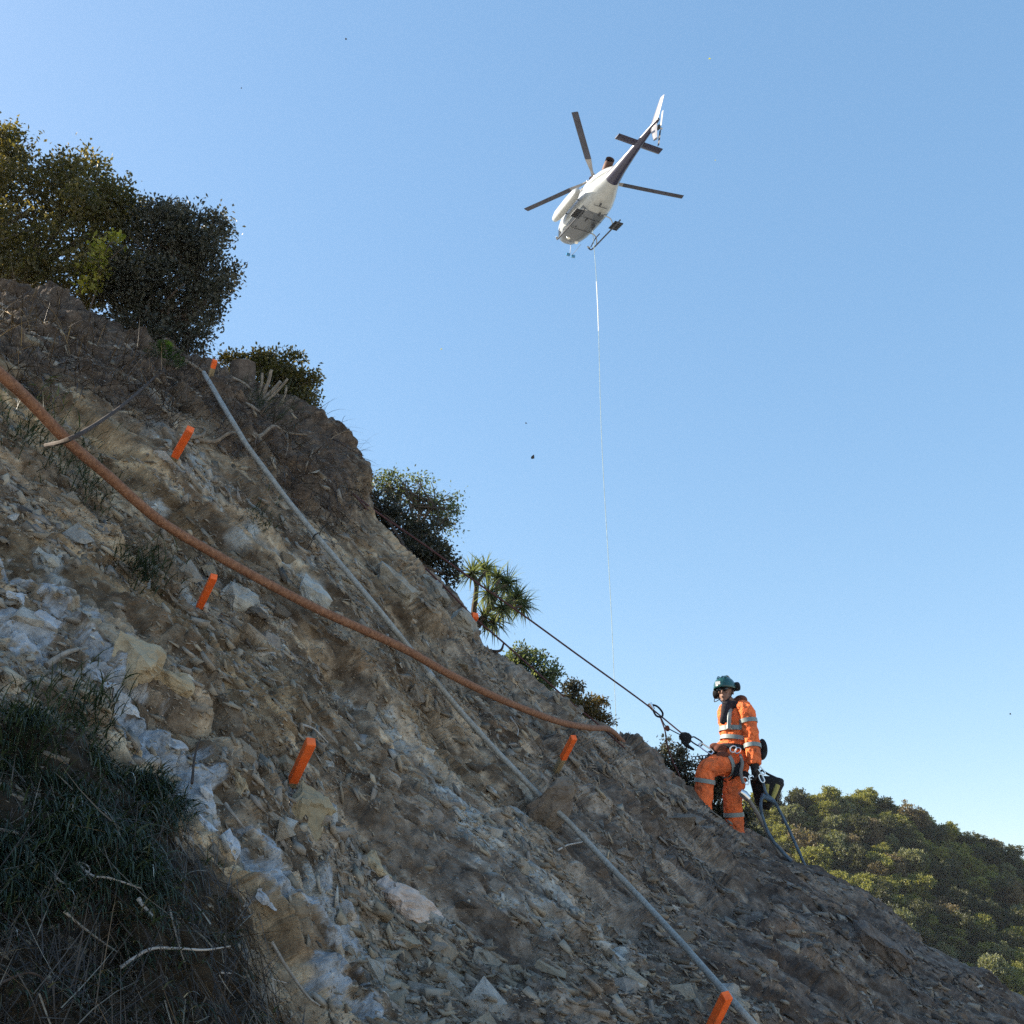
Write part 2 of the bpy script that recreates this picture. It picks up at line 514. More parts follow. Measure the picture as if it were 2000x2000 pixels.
slope_me.polygons.foreach_set('use_smooth', np.zeros(len(slope_me.polygons), bool))

vis = (np.arange(NTT)[None, :] >= NK - 3).repeat(NS, 0).ravel() & (fpx > -500) & (fpy < 2600)
VN = grid_normals(G2); VN = (-VN if FLIP else VN).reshape(-1, 3)
SN = GN.reshape(-1, 3)
vid = np.nonzero(vis)[0]
vpx, vpy, vdp = topix(verts[vid])
kd = KDTree(len(vid))
for i in range(len(vid)):
    kd.insert((vpx[i], vpy[i], 0), i)
kd.balance()
def on_slope(px, py, lift=0.0):
    """Point and smooth normal of the built slope where the photograph shows px, py."""
    best = None
    for co, i, d in kd.find_n((px, py, 0), 4):
        if best is None or vdp[i] < vdp[best]: best = i
    j = vid[best]
    n = Vector(SN[j])
    return Vector(verts[j]) + n * lift, n
E1v, E2v, NAVv = Vector(E1), Vector(E2), Vector(nav)

# ------------------------------------------------------------------ stones in the slope
def hull_mesh(name, pts):
    bm = bmesh.new()
    for p in pts: bm.verts.new(p)
    r = bmesh.ops.convex_hull(bm, input=bm.verts[:])
    junk = [e for e in r['geom_interior'] if isinstance(e, bmesh.types.BMVert)]
    if junk: bmesh.ops.delete(bm, geom=junk, context='VERTS')
    bmesh.ops.triangulate(bm, faces=bm.faces[:])
    bmesh.ops.recalc_face_normals(bm, faces=bm.faces[:])
    me = bpy.data.meshes.new(name)
    bm.to_mesh(me); bm.free()
    return me

def rock_pts(rs, n, sx, sy, sz):
    p = rs.uniform(-1, 1, (n, 3))
    p = np.sign(p) * np.abs(p) ** .55
    k = rs.uniform(.72, 1.0, (n, 1))
    return p * k * np.array([sx, sy, sz]) * .5

def stone_mat(name, stops, bstr=.5, vc=None, dustiness=.8):
    m = new_mat(name, .93, spec=.15)
    tc = N(m, 'TexCoord').outputs['Object']
    src = attr(m, vc) if vc else rnd_obj(m)
    base = ramp(m, src, stops)
    n = noise(m, 9, 5, .65, vec=tc); n2 = noise(m, 45, 4, .6, vec=tc)
    col = mixc(m, .8, base, ramp(m, n, [(.3, (.60, .57, .54)), (.5, (1, 1, 1)), (.72, (1.35, 1.32, 1.25))]), 'MULTIPLY')
    n3 = noise(m, 3.0, 5, .6, coord='Object', vec=N(m, 'NewGeometry').outputs['Position'])
    dust = ramp(m, n3, [(.40, (0, 0, 0)), (.62, (dustiness,) * 3)])
    sx_ = N(m, 'SeparateXYZ'); L(m, N(m, 'NewGeometry').outputs['Position'], sx_.inputs[0])
    dx_ = N(m, 'MapRange'); L(m, sx_.outputs[0], dx_.inputs[0]); dx_.inputs[1].default_value = -.5; dx_.inputs[2].default_value = 2.2
    dcol = mixc(m, dx_.outputs[0], ramp(m, n2, [(.3, (.14, .108, .072)), (.7, (.32, .25, .17))]), ramp(m, n2, [(.3, (.062, .052, .047)), (.7, (.165, .14, .127))]))  # dust darkened to the right, following the shade put into the slope colour
    col = mixc(m, dust, col, dcol)
    setc(m, col, None, bump(m, n2, bstr, .008, bump(m, n, bstr, .02)))
    return m

STOPS = [(0, (.070, .060, .053)), (.2, (.24, .20, .155)), (.4, (.25, .225, .205)), (.6, (.38, .315, .23)), (.75, (.33, .32, .30)), (.9, (.45, .45, .43)), (1, (.40, .30, .21))]
m_stone = stone_mat('slope_stone', STOPS)
m_rub = stone_mat('slope_rubble', STOPS, .4, 'tone', .55)

rs = np.random.default_rng(3)
# candidate places: vertices of the face that the photograph shows
vmask = (vpx > -80) & (vpx < 2080) & (vpy < 2080) & (dedge.ravel()[vid] > 6)
cand = vid[vmask]; cpx, cpy = vpx[vmask], vpy[vmask]
cl_n = fbm(np.c_[q1[cand] * .8, q2[cand] * 1.4, q3[cand]] * 2.3 + 40, 3, 131)
w = np.clip(.45 + .9 * cl_n, .06, 2) * (1 - .96 * np.clip(grs[cand] * 1.3, 0, 1)) * (1 - .7 * topsoil[cand]) * (1 + 1.5 * vein[cand]) * (1 - .8 * pale[cand]) * (1 + 1.3 * umber_shade[cand])
w /= w.sum()

def stone_basis(j, rs, spread=.5):
    n = Vector(SN[j])
    t = (E1v - n * E1v.dot(n)).normalized()
    a = rs.normal() * spread
    t = (Quaternion(n, a) @ t)
    b = n.cross(t)
    M = Matrix((t, b, n)).transposed()
    tilt = Euler((rs.normal() * .3, rs.normal() * .25, 0)).to_matrix()
    return M @ tilt

stone_vars = []
for i in range(14):
    k = np.random.default_rng(100 + i)
    me = hull_mesh('stone', rock_pts(k, int(k.integers(9, 15)), 1.0, k.uniform(.5, .85), k.uniform(.35, .65)))
    me.materials.append(m_stone)
    stone_vars.append(me)
size = np.sort(.05 + rs.pareto(2.3, 4000) * .045)[::-1]
size = np.clip(size[:300], .06, .20)
pick = rs.choice(len(cand), 300, p=w, replace=False)
for s_, c_ in zip(size, pick):
    j = cand[c_]
    o = bpy.data.objects.new('stone', stone_vars[int(rs.integers(len(stone_vars)))])
    COL.objects.link(o)
    o.parent = slope
    o.matrix_world = Matrix.Translation(Vector(verts[j]) + Vector(SN[j]) * s_ * float(rs.uniform(-.24, -.02))) @ (stone_basis(j, rs) * s_).to_4x4()

# rubble too small and too many to pick apart
chips = []
for i in range(10):
    k = np.random.default_rng(200 + i)
    me = hull_mesh('chip', rock_pts(k, 8, 1.25, k.uniform(.4, .7), k.uniform(.2, .4)))
    v = np.zeros(len(me.vertices) * 3); me.vertices.foreach_get('co', v)
    f = np.array([tuple(p.vertices) for p in me.polygons])
    chips.append((v.reshape(-1, 3), f)); bpy.data.meshes.remove(me)
NCH = 74000
pick = rs.choice(len(cand), NCH, p=w)
csz = np.clip(.012 + rs.pareto(1.9, NCH) * .014, .012, .11) * (.55 + verts[cand[pick]] @ FWD / 14)
V, Fc, T = [], [], []
off = 0
kind = rs.integers(0, 10, NCH)
for k in range(10):
    sel = np.nonzero(kind == k)[0]
    bv, bfc = chips[k]
    jj = cand[pick[sel]]
    n = SN[jj]
    t = E1[None] - n * (n @ E1)[:, None]; t /= np.linalg.norm(t, axis=1)[:, None]
    b = np.cross(n, t)
    a = rs.normal(0, .38, len(sel))
    t, b = t * np.cos(a)[:, None] + b * np.sin(a)[:, None], b * np.cos(a)[:, None] - t * np.sin(a)[:, None]
    e = rs.normal(0, .35, len(sel))
    t, n = t * np.cos(e)[:, None] + n * np.sin(e)[:, None], n * np.cos(e)[:, None] - t * np.sin(e)[:, None]
    e = rs.normal(0, .35, len(sel))
    b, n = b * np.cos(e)[:, None] + n * np.sin(e)[:, None], n * np.cos(e)[:, None] - b * np.sin(e)[:, None]
    s_ = csz[sel][:, None, None]
    P = verts[jj][:, None] + SN[jj][:, None] * s_ * -.02 + s_ * (bv[None, :, 0:1] * t[:, None] + bv[None, :, 1:2] * b[:, None] + bv[None, :, 2:3] * n[:, None])
    V.append(P.reshape(-1, 3))
    nv = len(bv)
    Fc.append((bfc[None] + (np.arange(len(sel)) * nv)[:, None, None]).reshape(-1, 3) + off)
    tone = np.clip(rs.beta(1.5, 2.1, len(sel)) * .82 - .18 * umber_shade[jj] + vein[jj] * .35 + pale[jj] * .2, 0, .90)
    T.append(np.repeat(tone, nv))
    off += len(sel) * nv
rme = from_np('rubble', np.concatenate(V), np.concatenate(Fc))
a = rme.attributes.new('tone', 'FLOAT', 'POINT'); a.data.foreach_set('value', np.concatenate(T).astype(np.float32))
rub = link('rubble', rme, m_rub)
tag(rub, 'loose grey and brown rock chips strewn over the slope', 'rubble', kind='stuff')

# bigger boulders that one can point at
def boulder(px, py, wpx, hpx, label, stops, seed, ang=0.0, thick=.6, sink=.15, sub=2, n=13):
    p, nrm = on_slope(px, py)
    d = p.dot(Vector(FWD))
    k = np.random.default_rng(seed)
    sx, sy = wpx * d / 2000 * 1.15, hpx * d / 2000 * 1.15
    sz = min(sx, sy) * thick * 1.3
    me = hull_mesh('boulder', rock_pts(k, n, sx, sy, sz))
    bm = bmesh.new(); bm.from_mesh(me)
    bmesh.ops.subdivide_edges(bm, edges=bm.edges[:], cuts=7, use_grid_fill=True)
    co = np.array([v.co[:] for v in bm.verts])
    sc = 1 / max(sx, sy)
    hb_, eb_, _ = blocks(co[:, 0] * sc * 4 + co[:, 2] * sc * 2.5, co[:, 1] * sc * 4.5 - co[:, 2] * sc * 2, seed, .8)
    dd = (fbm(co * sc * 2.6 + seed, 5, seed) * .075 + hb_ * .055 - .02 * sstep(.1, 0, eb_)) * max(sx, sy)
    bm.normal_update()
    for v, q in zip(bm.verts, dd): v.co += v.normal * float(q)
    bm.to_mesh(me); bm.free()
    mt = stone_mat('boulder_stone_%d' % seed, stops, .8, None, .3 if stops[0][1][0] > .35 else .6)
    o = link('boulder', me, mt)
    # lie with the long side along the picture's ang, facing the viewer's side of the slope
    fwd_ = Vector(FWD); right = Vector((1, 0, 0)); up = Vector(UPV)
    t = right * math.cos(R(ang)) + up * math.sin(R(ang)); t = (t - nrm * t.dot(nrm)).normalized()
    b = nrm.cross(t)
    o.matrix_world = Matrix.Translation(at(px, py, d + sz * (sink - .08))) @ Matrix((t, b, nrm)).transposed().to_4x4()
    tag(o, label, 'boulder', 'boulders in the slope')
    return o
PINK = [(0, (0.540, 0.446, 0.392)), (1, (0.621, 0.513, 0.459))]
TAN = [(0, (0.351, 0.284, 0.182)), (1, (0.405, 0.324, 0.216))]
GREYB = [(0, (0.365, 0.365, 0.338)), (1, (0.432, 0.432, 0.405))]
YEL = [(0, (.30, .255, .175)), (1, (.36, .30, .205))]
BRN = [(0, (.155, .130, .112)), (1, (.185, .152, .130))]
WHT = [(0, (0.378, 0.398, 0.432)), (1, (0.499, 0.520, 0.553))]
boulder(806, 1775, 150, 75, 'large pale pinkish slab lying low in the middle of the slope', PINK, 1, -28, .55)
boulder(600, 1600, 135, 115, 'big tan boulder below the nearest orange stake', YEL, 2, -40, .7)
boulder(728, 1690, 78, 58, 'rounded light olive boulder above the pinkish slab', TAN, 3, -10, .8)
boulder(478, 1530, 80, 50, 'tilted tan slab left of the big boulder under the orange stake', TAN, 5, 45, .5)
boulder(608, 1165, 75, 55, 'angular pale grey block just under the rusty pipe', GREYB, 6, -20, .8)
boulder(475, 1180, 85, 50, 'pale grey block beside the stake under the rusty pipe', GREYB, 7, -15, .7)
dirt_boulder = boulder(1080, 1572, 100, 76, 'dirt covered brown boulder lying over the grey pipe', BRN, 8, -25, 1.15, -.30)
boulder(250, 1290, 120, 90, 'ochre blocky boulder above the white rock ledge', TAN, 9, -50, .6)
boulder(330, 1330, 95, 65, 'ochre wedge of rock right of the blocky ochre boulder', TAN, 10, -30, .6)
boulder(770, 1145, 110, 85, 'broad olive grey outcrop block near the crest above the pipes', GREYB[:1] + [(1, (.24, .22, .19))], 11, -30, .5)
boulder(845, 1160, 60, 75, 'upright block split from the outcrop near the cabbage tree', GREYB[:1] + [(1, (.22, .20, .17))], 12, 40, .6)
boulder(900, 1225, 60, 66, 'rounded grey block on the crest under the cabbage tree', GREYB[:1] + [(1, (.22, .20, .17))], 13, 60, .7)
boulder(1085, 1370, 110, 55, 'smooth dark grey bulge of rock above the rusty pipe end', BRN[:1] + [(1, (.19, .17, .15))], 14, -25, .7)
boulder(1320, 1590, 110, 80, 'grey rock shoulder below the worker\'s bent leg', BRN[:1] + [(1, (.20, .18, .16))], 15, -30, .6)
boulder(1715, 1860, 110, 80, 'brown block half buried low on the right of the slope', BRN, 16, -40, .6)
boulder(100, 1095, 80, 22, 'thin pale shard lying near the left edge of the slope', GREYB, 17, -22, .5)
boulder(815, 1360, 44, 70, 'narrow dark grey block under the crossing of the two pipes', BRN[:1] + [(1, (.2, .18, .16))], 18, 70, .7)
for q, (x, y, w_, h_, a_) in enumerate([(35, 1165, 60, 45, -20), (95, 1215, 80, 50, -30), (195, 1325, 45, 95, 60), (262, 1385, 110, 66, -30), (330, 1450, 90, 60, -40),
                                 (405, 1545, 50, 50, 0), (400, 1610, 75, 80, 40), (455, 1650, 80, 60, -40), (525, 1750, 95, 70, 60)]):
    boulder(x, y, w_ * .72, h_ * .72, ['small white stone at the upper left end of the white ledge', 'wide white block at the left picture edge in the white ledge', 'upright bluish white block between ochre rock and the ledge',
            'broad white block where the grass meets the ledge', 'white block right of the topmost grass clumps', 'small round pale stone beside the grass tips', 'upright pale grey block against the grass edge',
            'white chunk just right of the grass at mid ledge', 'bright white fluted lump near the lower end of the ledge', 'small white stone trailing below the fluted white lump'][q], WHT, 30 + q, a_, .35, .36)

# ------------------------------------------------------------------ pipes
m_rust = new_mat('rusty_iron', .85, spec=.2)
tc = N(m_rust, 'TexCoord').outputs['Object']
ra, rb = noise(m_rust, 7, 6, .7, vec=tc), noise(m_rust, 55, 5, .65, vec=tc)
setc(m_rust, mixc(m_rust, ra, ramp(m_rust, rb, [(.3, (.10, .045, .028)), (.6, (.24, .115, .066)), (.8, (.36, .20, .125))]), ramp(m_rust, rb, [(.3, (.15, .068, .040)), (.7, (.33, .18, .11))])), None, bump(m_rust, rb, .6, .006))
rp = [(-620, 420, 6.6), (-470, 400, 4.9), (-300, 480, 3.9), (-150, 600, 3.8), (0, 730, 4.05), (52, 778, 4.15), (135, 864, 4.4), (207, 926, 4.6), (311, 1016, 4.95), (414, 1079, 5.25), (518, 1137, 5.6), (621, 1190, 5.95),
      (725, 1237, 6.3), (797, 1271, 6.5), (880, 1318, 7.0), (983, 1368, 7.8), (1087, 1408, 8.6), (1150, 1421, 9.1), (1190, 1425, 9.6), (1218, 1450, 10.3)]
m_galv = new_mat('weathered_pipe', .55, spec=.35)
tc = N(m_galv, 'TexCoord').outputs['Object']
ga, gb = noise(m_galv, 4, 6, .7, vec=tc), noise(m_galv, 60, 4, .6, vec=tc)
setc(m_galv, mixc(m_galv, ramp(m_galv, ga, [(.45, (0, 0, 0)), (.7, (1, 1, 1))]), ramp(m_galv, gb, [(.3, (.19, .19, .18)), (.7, (.36, .365, .345))]), ramp(m_galv, gb, [(.3, (.17, .15, .12)), (.7, (.30, .28, .25))])), None, bump(m_galv, gb, .3, .003))
gp = [(398, 728), (440, 800), (482, 870), (560, 975), (618, 1047), (680, 1120), (742, 1194), (792, 1256), (840, 1318), (900, 1390), (965, 1462), (1045, 1545), (1110, 1605), (1180, 1680), (1258, 1762), (1330, 1840), (1400, 1920), (1475, 2005), (1560, 2110)]
_gp = []
for (ax, ay), (bx_, by_) in zip(gp[:-1], gp[1:]):
    for t_ in (0, 1 / 3, 2 / 3): _gp.append((ax + (bx_ - ax) * t_, ay + (by_ - ay) * t_))
gp = _gp + [gp[-1]]
gd = []
for i, (x, y) in enumerate(gp):
    near = [on_slope(x + a, y + b)[0].dot(Vector(FWD)) for a in (-16, -8, 0, 8, 16) for b in (-16, -8, 0, 8, 16)]
    gd.append(min(near))
for _ in range(14):                                 # a stiff pipe rests on the high points and spans the hollows
    gd = [gd[0]] + [min(gd[i], (gd[i - 1] + gd[i + 1]) / 2) for i in range(1, len(gd) - 1)] + [gd[-1]]
gpath = spline([at(x, y, d - .022) for (x, y), d in zip(gp, gd)], 3)
pipe = MB().tube(gpath, .0168, 16).build('grey_pipe', m_galv)
tag(pipe, 'straight weathered grey pipe lying down the slope under the rusty one', 'pipe')
pts = []
for x, y, d in rp:
    if 200 < x < 1195:
        d = min([d] + [on_slope(x + a, y + b)[0].dot(Vector(FWD)) - .05 for a in (-40, -20, 0, 20, 40) for b in (-20, 0, 20)])
    if 700 < x < 900:
        d = min(d, min(gd[18:25]) - .09)
    pts.append((x, y, d))
dd = [p[2] for p in pts]; dd = [dd[0]] + [(dd[i - 1] + 2 * dd[i] + dd[i + 1]) / 4 for i in range(1, len(dd) - 1)] + [dd[-1]]
path = spline([at(x, y, d - .02) for (x, y, _), d in zip(pts, dd)], 10)
o = MB().tube(path, [.0240 * (1 + .02 * math.sin(i * .9) + .012 * math.sin(i * 2.3)) for i in range(len(path))], 20).build('rusty_pipe', m_rust)
tag(o, 'long rusty brown pipe sagging across the slope', 'pipe')

cj = min(range(len(gpath)), key=lambda i: (topix(np.array(gpath[i]))[0] - 842) ** 2)
bj = min(range(len(gpath)), key=lambda i: (topix(np.array(gpath[i]))[0] - 1078) ** 2)
dirt_boulder.location = gpath[bj] + Vector(FWD) * .03
m_coup = speckle_mat('pale_coupling', (.42, .43, .41), .3, 20, .6)
cpl = MB().tube([gpath[cj - 1].lerp(gpath[cj], .2), gpath[cj], gpath[cj + 1].lerp(gpath[cj], .2)], [.0215, .022, .0215], 16).build('coupling', m_coup, pipe)
m_black = speckle_mat('black_wire', (.02, .02, .022), .3, 60, .6)
tie_c = at(gp[12][0], gp[12][1], gd[12] - .022); tie_t = (gpath[38] - gpath[34]).normalized()
tm = MB().ring(tie_c, .027, .004, tie_t, 14, 6)
side = tie_t.cross(Vector(FWD)).normalized()
tm.tube(spline([tie_c + side * .027, tie_c + side * .06 + Vector((0, 0, .02)), tie_c + side * .10 + Vector((0, 0, .015))], 4), .003, 6)
tm.tube(spline([tie_c - side * .027, tie_c - side * .05 - Vector((0, 0, .02)), tie_c - side * .09 - Vector((0, 0, .05))], 4), .003, 6)
tm.build('tie_wire', m_black, pipe)

# ------------------------------------------------------------------ survey stakes
m_peg = speckle_mat('raw_timber', (.33, .26, .16), .35, 30, .85)
m_org = new_mat('orange_paint', .6, spec=.3)
n_ = noise(m_org, 25, 5)
n2_ = noise(m_org, 9, 6, .7)
setc(m_org, mixc(m_org, ramp(m_org, n2_, [(.50, (0, 0, 0)), (.68, (.7, .7, .7))]), ramp(m_org, n_, [(.25, (.70, .10, .022)), (.45, (.96, .155, .03)), (.8, (1.0, .20, .045))]), (.34, .13, .06)), None, bump(m_org, n_, .5, .004))
def stake(bx_, by_, tx, ty, wpx, frac, label, tipd=.97, roll=.5):
    b, n = on_slope(bx_, by_)
    d = b.dot(Vector(FWD))
    t = at(tx, ty, d * tipd)
    ax = (t - b); ln = ax.length; ax.normalize()
    wid = wpx * d / 2000 * .66
    x = Vector(FWD).cross(ax).normalized(); x = Quaternion(ax, roll) @ x; y = ax.cross(x)
    def sec(z, s=1.0, ch=.07):
        h = wid / 2 * s * random.uniform(.97, 1.03); c = h * (1 - ch)
        return [b + ax * z + x * a_ + y * b_ for a_, b_ in ((c, h), (-c, h), (-h, c), (-h, -c), (-c, -h), (c, -h), (h, -c), (h, c))]
    def prism(zs, ss):
        mb = MB(); v = []
        for z, s in zip(zs, ss): v += sec(z, s)
        f = [tuple(range(7, -1, -1))] + [tuple((len(zs) - 1) * 8 + k for k in range(8))]
        for i in range(len(zs) - 1):
            for k in range(8): f.append((i * 8 + k, i * 8 + (k + 1) % 8, (i + 1) * 8 + (k + 1) % 8, (i + 1) * 8 + k))
        return mb.add(v, f)
    z0 = ln * (1 - frac)
    w_ = prism([-.18, -.06, z0 + .004], [.2, .97, .97]).build('survey_stake', m_peg, smooth=False)
    prism([z0, ln - .005, ln], [1, 1, .93]).build('painted_top', m_org, w_, smooth=False)
    tag(w_, label, 'stake', 'orange survey stakes in the slope')
stake(413, 734, 420, 703, 14, .55, 'farthest orange topped stake, on the crest beside the stump', .995)
stake(338, 893, 372, 838, 22, .88, 'orange stake near the roots, upper left of the slope')
stake(388, 1188, 418, 1126, 20, .90, 'orange stake just below the middle of the rusty pipe')
stake(568, 1530, 608, 1448, 27, .92, 'nearest whole orange stake, standing over the big tan boulder', .965)
stake(1088, 1506, 1121, 1440, 17, .60, 'orange topped stake with a bare wooden foot under the rusty pipe end')
stake(1378, 2030, 1420, 1944, 27, .93, 'orange stake at the bottom edge beside the grey pipe', .965)
stake(916, 1222, 929, 1201, 19, .95, 'small orange stake end on the crest by the cabbage tree', .99)

# ------------------------------------------------------------------ grass, twigs and roots
def leaf_mat(name, stops, trans=.35, attrn='tone', rough=.5, tint=(1.0, 1.0, .35)):
    m = new_mat(name, rough, spec=.35)
    nt = m.node_tree
    base = ramp(m, attr(m, attrn), stops)
    b = nt.nodes['Principled BSDF']
    L(m, base, b.inputs['Base Color'])
    tr = N(m, 'BsdfTranslucent')
    L(m, mixc(m, 1.0, base, tuple(2.2 * c for c in tint), 'MULTIPLY'), tr.inputs['Color'])
    mx = N(m, 'MixShader'); mx.inputs[0].default_value = trans
    L(m, b.outputs[0], mx.inputs[1]); L(m, tr.outputs[0], mx.inputs[2])
    L(m, mx.outputs[0], nt.nodes['Material Output'].inputs['Surface'])
    return m

def blades(name, roots, dirs, lens, wid, droop, tone, segs=4):
    """Arching grass blades: numpy strips."""
    n = len(roots)
    up = np.array([[0, 0, 1.0]])
    side = np.cross(dirs, up + rng.normal(0, .3, (n, 3))); side /= np.linalg.norm(side, axis=1)[:, None]
    V = np.zeros((n, segs + 1, 2, 3))
    p = roots.copy(); d = dirs.copy()
    for k in range(segs + 1):
        w_ = wid * (1 - (k / segs) ** 1.5) + .0004
        V[:, k, 0] = p - side * w_[:, None] / 2; V[:, k, 1] = p + side * w_[:, None] / 2
        p = p + d * (lens / segs)[:, None]
        d = d - up * droop[:, None] / segs; d /= np.linalg.norm(d, axis=1)[:, None]
    i = (np.arange(n) * (segs + 1) * 2)[:, None, None] + (np.arange(segs) * 2)[None, :, None]
    F = np.concatenate([i, i + 1, i + 3, i + 2], 2).reshape(-1, 4)
    me = from_np(name, V.reshape(-1, 3), F)
    a = me.attributes.new('tone', 'FLOAT', 'POINT'); a.data.foreach_set('value', np.repeat(tone, (segs + 1) * 2).astype(np.float32))
    me.polygons.foreach_set('use_smooth', np.ones(len(me.polygons), bool))
    return me

m_grass = leaf_mat('sedge_blades', [(0, (.012, .022, .013)), (.45, (.028, .046, .024)), (.7, (.050, .070, .040)), (.84, (.12, .10, .06)), (.95, (.26, .25, .19)), (1, (.42, .43, .40))], .12)
gm = (grs[vid] > .25) & (vpx > -480) & (vpx < 760) & (vpy < 2150)
gid = vid[gm]; gpx, gpy = vpx[gm], vpy[gm]
NG = 22000
tuft_n = fbm(np.c_[q1[gid], q2[gid], q3[gid]] * 3.2 + 9, 3, 301)
gw = np.clip(.35 + 1.4 * tuft_n, .02, 2) * np.where(gpy > 1800, .10, np.where(gpy > 1720, .5, 1.0)) * np.where(gpx + (gpy - 1500) * .2 > 330, 1.15, 1)
gw /= gw.sum()
tufts = rng.choice(len(gid), 900, p=gw)
pick = tufts[rng.integers(0, 900, NG)]
jj = gid[pick]
roots_ = verts[jj] + rng.normal(0, .030, (NG, 3)) * np.array([1, 1, .4])
dr = SN[jj] * .75 + np.array([[.30, -.12, .30]]) + rng.normal(0, .38, (NG, 3)); dr /= np.linalg.norm(dr, axis=1)[:, None]
low = np.clip((gpy[pick] - 1650) / 250, 0, 1)
lens = rng.uniform(.04, .13, NG) * (1 - .35 * low)
tone = np.clip(rng.beta(1.4, 2.2, NG) * .86 + .30 * low * rng.random(NG) + (rng.random(NG) > .985) * .5, 0, 1)
gme = blades('grass', roots_ - SN[jj] * .015, dr, lens, rng.uniform(.0025, .0075, NG), rng.uniform(1.6, 3.4, NG), tone)
tag(link('grass', gme, m_grass), 'dark drooping sedge grass covering the bank at lower left', 'grass', kind='stuff')

# sparse grass tufts on the cut face and on the crest
def tuft(px, py, n, ln, spread, label, cat='grass tuft'):
    p, nr = on_slope(px, py)
    r_ = np.array(p)[None] + rng.normal(0, spread, (n, 3)) * np.array([1, .6, .8])
    d_ = np.array(nr)[None] * .7 + np.array([[.15, -.2, .45]]) + rng.normal(0, .45, (n, 3)); d_ /= np.linalg.norm(d_, axis=1)[:, None]
    me = blades('grass_tuft', r_ - np.array(p)[None], d_, rng.uniform(.4, 1, n) * ln, rng.uniform(.003, .006, n), rng.uniform(.8, 2.4, n), np.clip(rng.beta(1.6, 3, n) * .8, 0, 1))
    o = empty('grass_tuft', p, label, cat, 'grass tufts on the cut face')
    link('blades', me, m_grass, o)['kind'] = 'stuff'
for a_ in [(35, 840, 260, .17, .14, 'dark grass tuft on the left edge under the rusty pipe'), (110, 905, 240, .15, .12, 'grass tuft trailing below the branch on the rusty pipe'), (170, 965, 160, .13, .09, 'small grass tuft at the lower end of the trailing grass'),
           (265, 1115, 300, .16, .08, 'lone grass tuft left of the stake below the rusty pipe'), (500, 1020, 120, .10, .07, 'thin grass tuft between the rusty and grey pipes'),
           (510, 800, 260, .20, .14, 'mossy grass tuft under the cut stems on the crest'), (30, 1450, 300, .16, .09, 'sedge clump at the left edge above the bank'), (150, 1400, 240, .14, .08, 'sedge clump at the top of the grassy bank')]:
    tuft(*a_)

m_stick = speckle_mat('dead_wood', (.30, .255, .21), .45, 18, .9)
m_pales = speckle_mat('bleached_wood', (.42, .39, .36), .35, 22, .9)
m_dark = speckle_mat('dark_bark', (.075, .055, .045), .4, 22, .9)
m_root = speckle_mat('root_bark', (.24, .185, .135), .45, 25, .9)
def stick(name, pix, rpx, label, cat, mat, lift=.012, lifts=None, group=None, taper=.45):
    P = []
    for i, (x, y) in enumerate(pix):
        p, n = on_slope(x, y)
        l_ = lifts[i] if lifts else lift
        d = p.dot(Vector(FWD)) - l_
        P.append(at(x, y, d))
    d = P[0].dot(Vector(FWD))
    path = spline(P, 6)
    r_ = rpx * d / 2000 / 2
    o = MB().tube(path, [r_ * (1 - (1 - taper) * i / (len(path) - 1)) for i in range(len(path))], 8, wob=.12).build(name, mat)
    return tag(o, label, cat, group)
stick('branch', [(90, 870), (135, 858), (200, 820), (260, 775), (318, 722)], 9, 'thin dark branch leaning over the rusty pipe', 'branch', m_dark, lifts=[.6, 1.35, .95, .5, .05], taper=.8)
RT = 'roots hanging from the cut crest'
for q, (pix, w_, lb) in enumerate([
        ([(370, 855), (395, 850), (400, 838), (388, 833)], 8, 'short hooked pale root beside the upper orange stake'),
        ([(385, 858), (420, 862), (450, 845), (468, 850), (482, 862)], 9, 'pale root running from the stake to the grey pipe'),
        ([(482, 862), (510, 850), (535, 832), (560, 845), (600, 850)], 9, 'thick pale root right of the grey pipe'),
        ([(300, 720), (322, 735), (345, 745), (352, 775)], 5, 'thin root below the fern sprig'),
        ([(330, 750), (338, 770), (330, 800)], 4, 'thread of root hanging near the crest'),
        ([(285, 785), (310, 790), (332, 782)], 4, 'short sideways root below the fern'),
        ([(560, 845), (562, 870), (558, 890)], 4, 'root drooping from the end of the thick pale root'),
        ([(612, 878), (600, 905), (596, 920)], 4, 'small curled root on the dark overhanging lip'),
        ([(385, 745), (398, 765), (415, 770), (440, 775)], 5, 'root looping under the top of the grey pipe'),
        ([(352, 700), (375, 712), (398, 728), (412, 742)], 9, 'stout root leading to the top of the grey pipe'),
        ([(985, 1390), (1000, 1405), (1012, 1425), (1008, 1445)], 4, 'forked twig hanging from the rusty pipe'),
        ([(1090, 1660), (1110, 1650), (1135, 1645), (1140, 1638)], 4, 'pale twig beside the grey pipe under the dirt boulder'),
        ([(590, 1415), (615, 1425), (640, 1450)], 5, 'pale twig above the nearest orange stake')]):
    stick('root' if q < 10 else 'twig', pix, w_, lb, 'root' if q < 10 else 'twig', m_root if q < 10 else m_pales, .025, group=RT if q < 10 else 'twigs on the slope')
ST = 'dead sticks in the grassy bank'
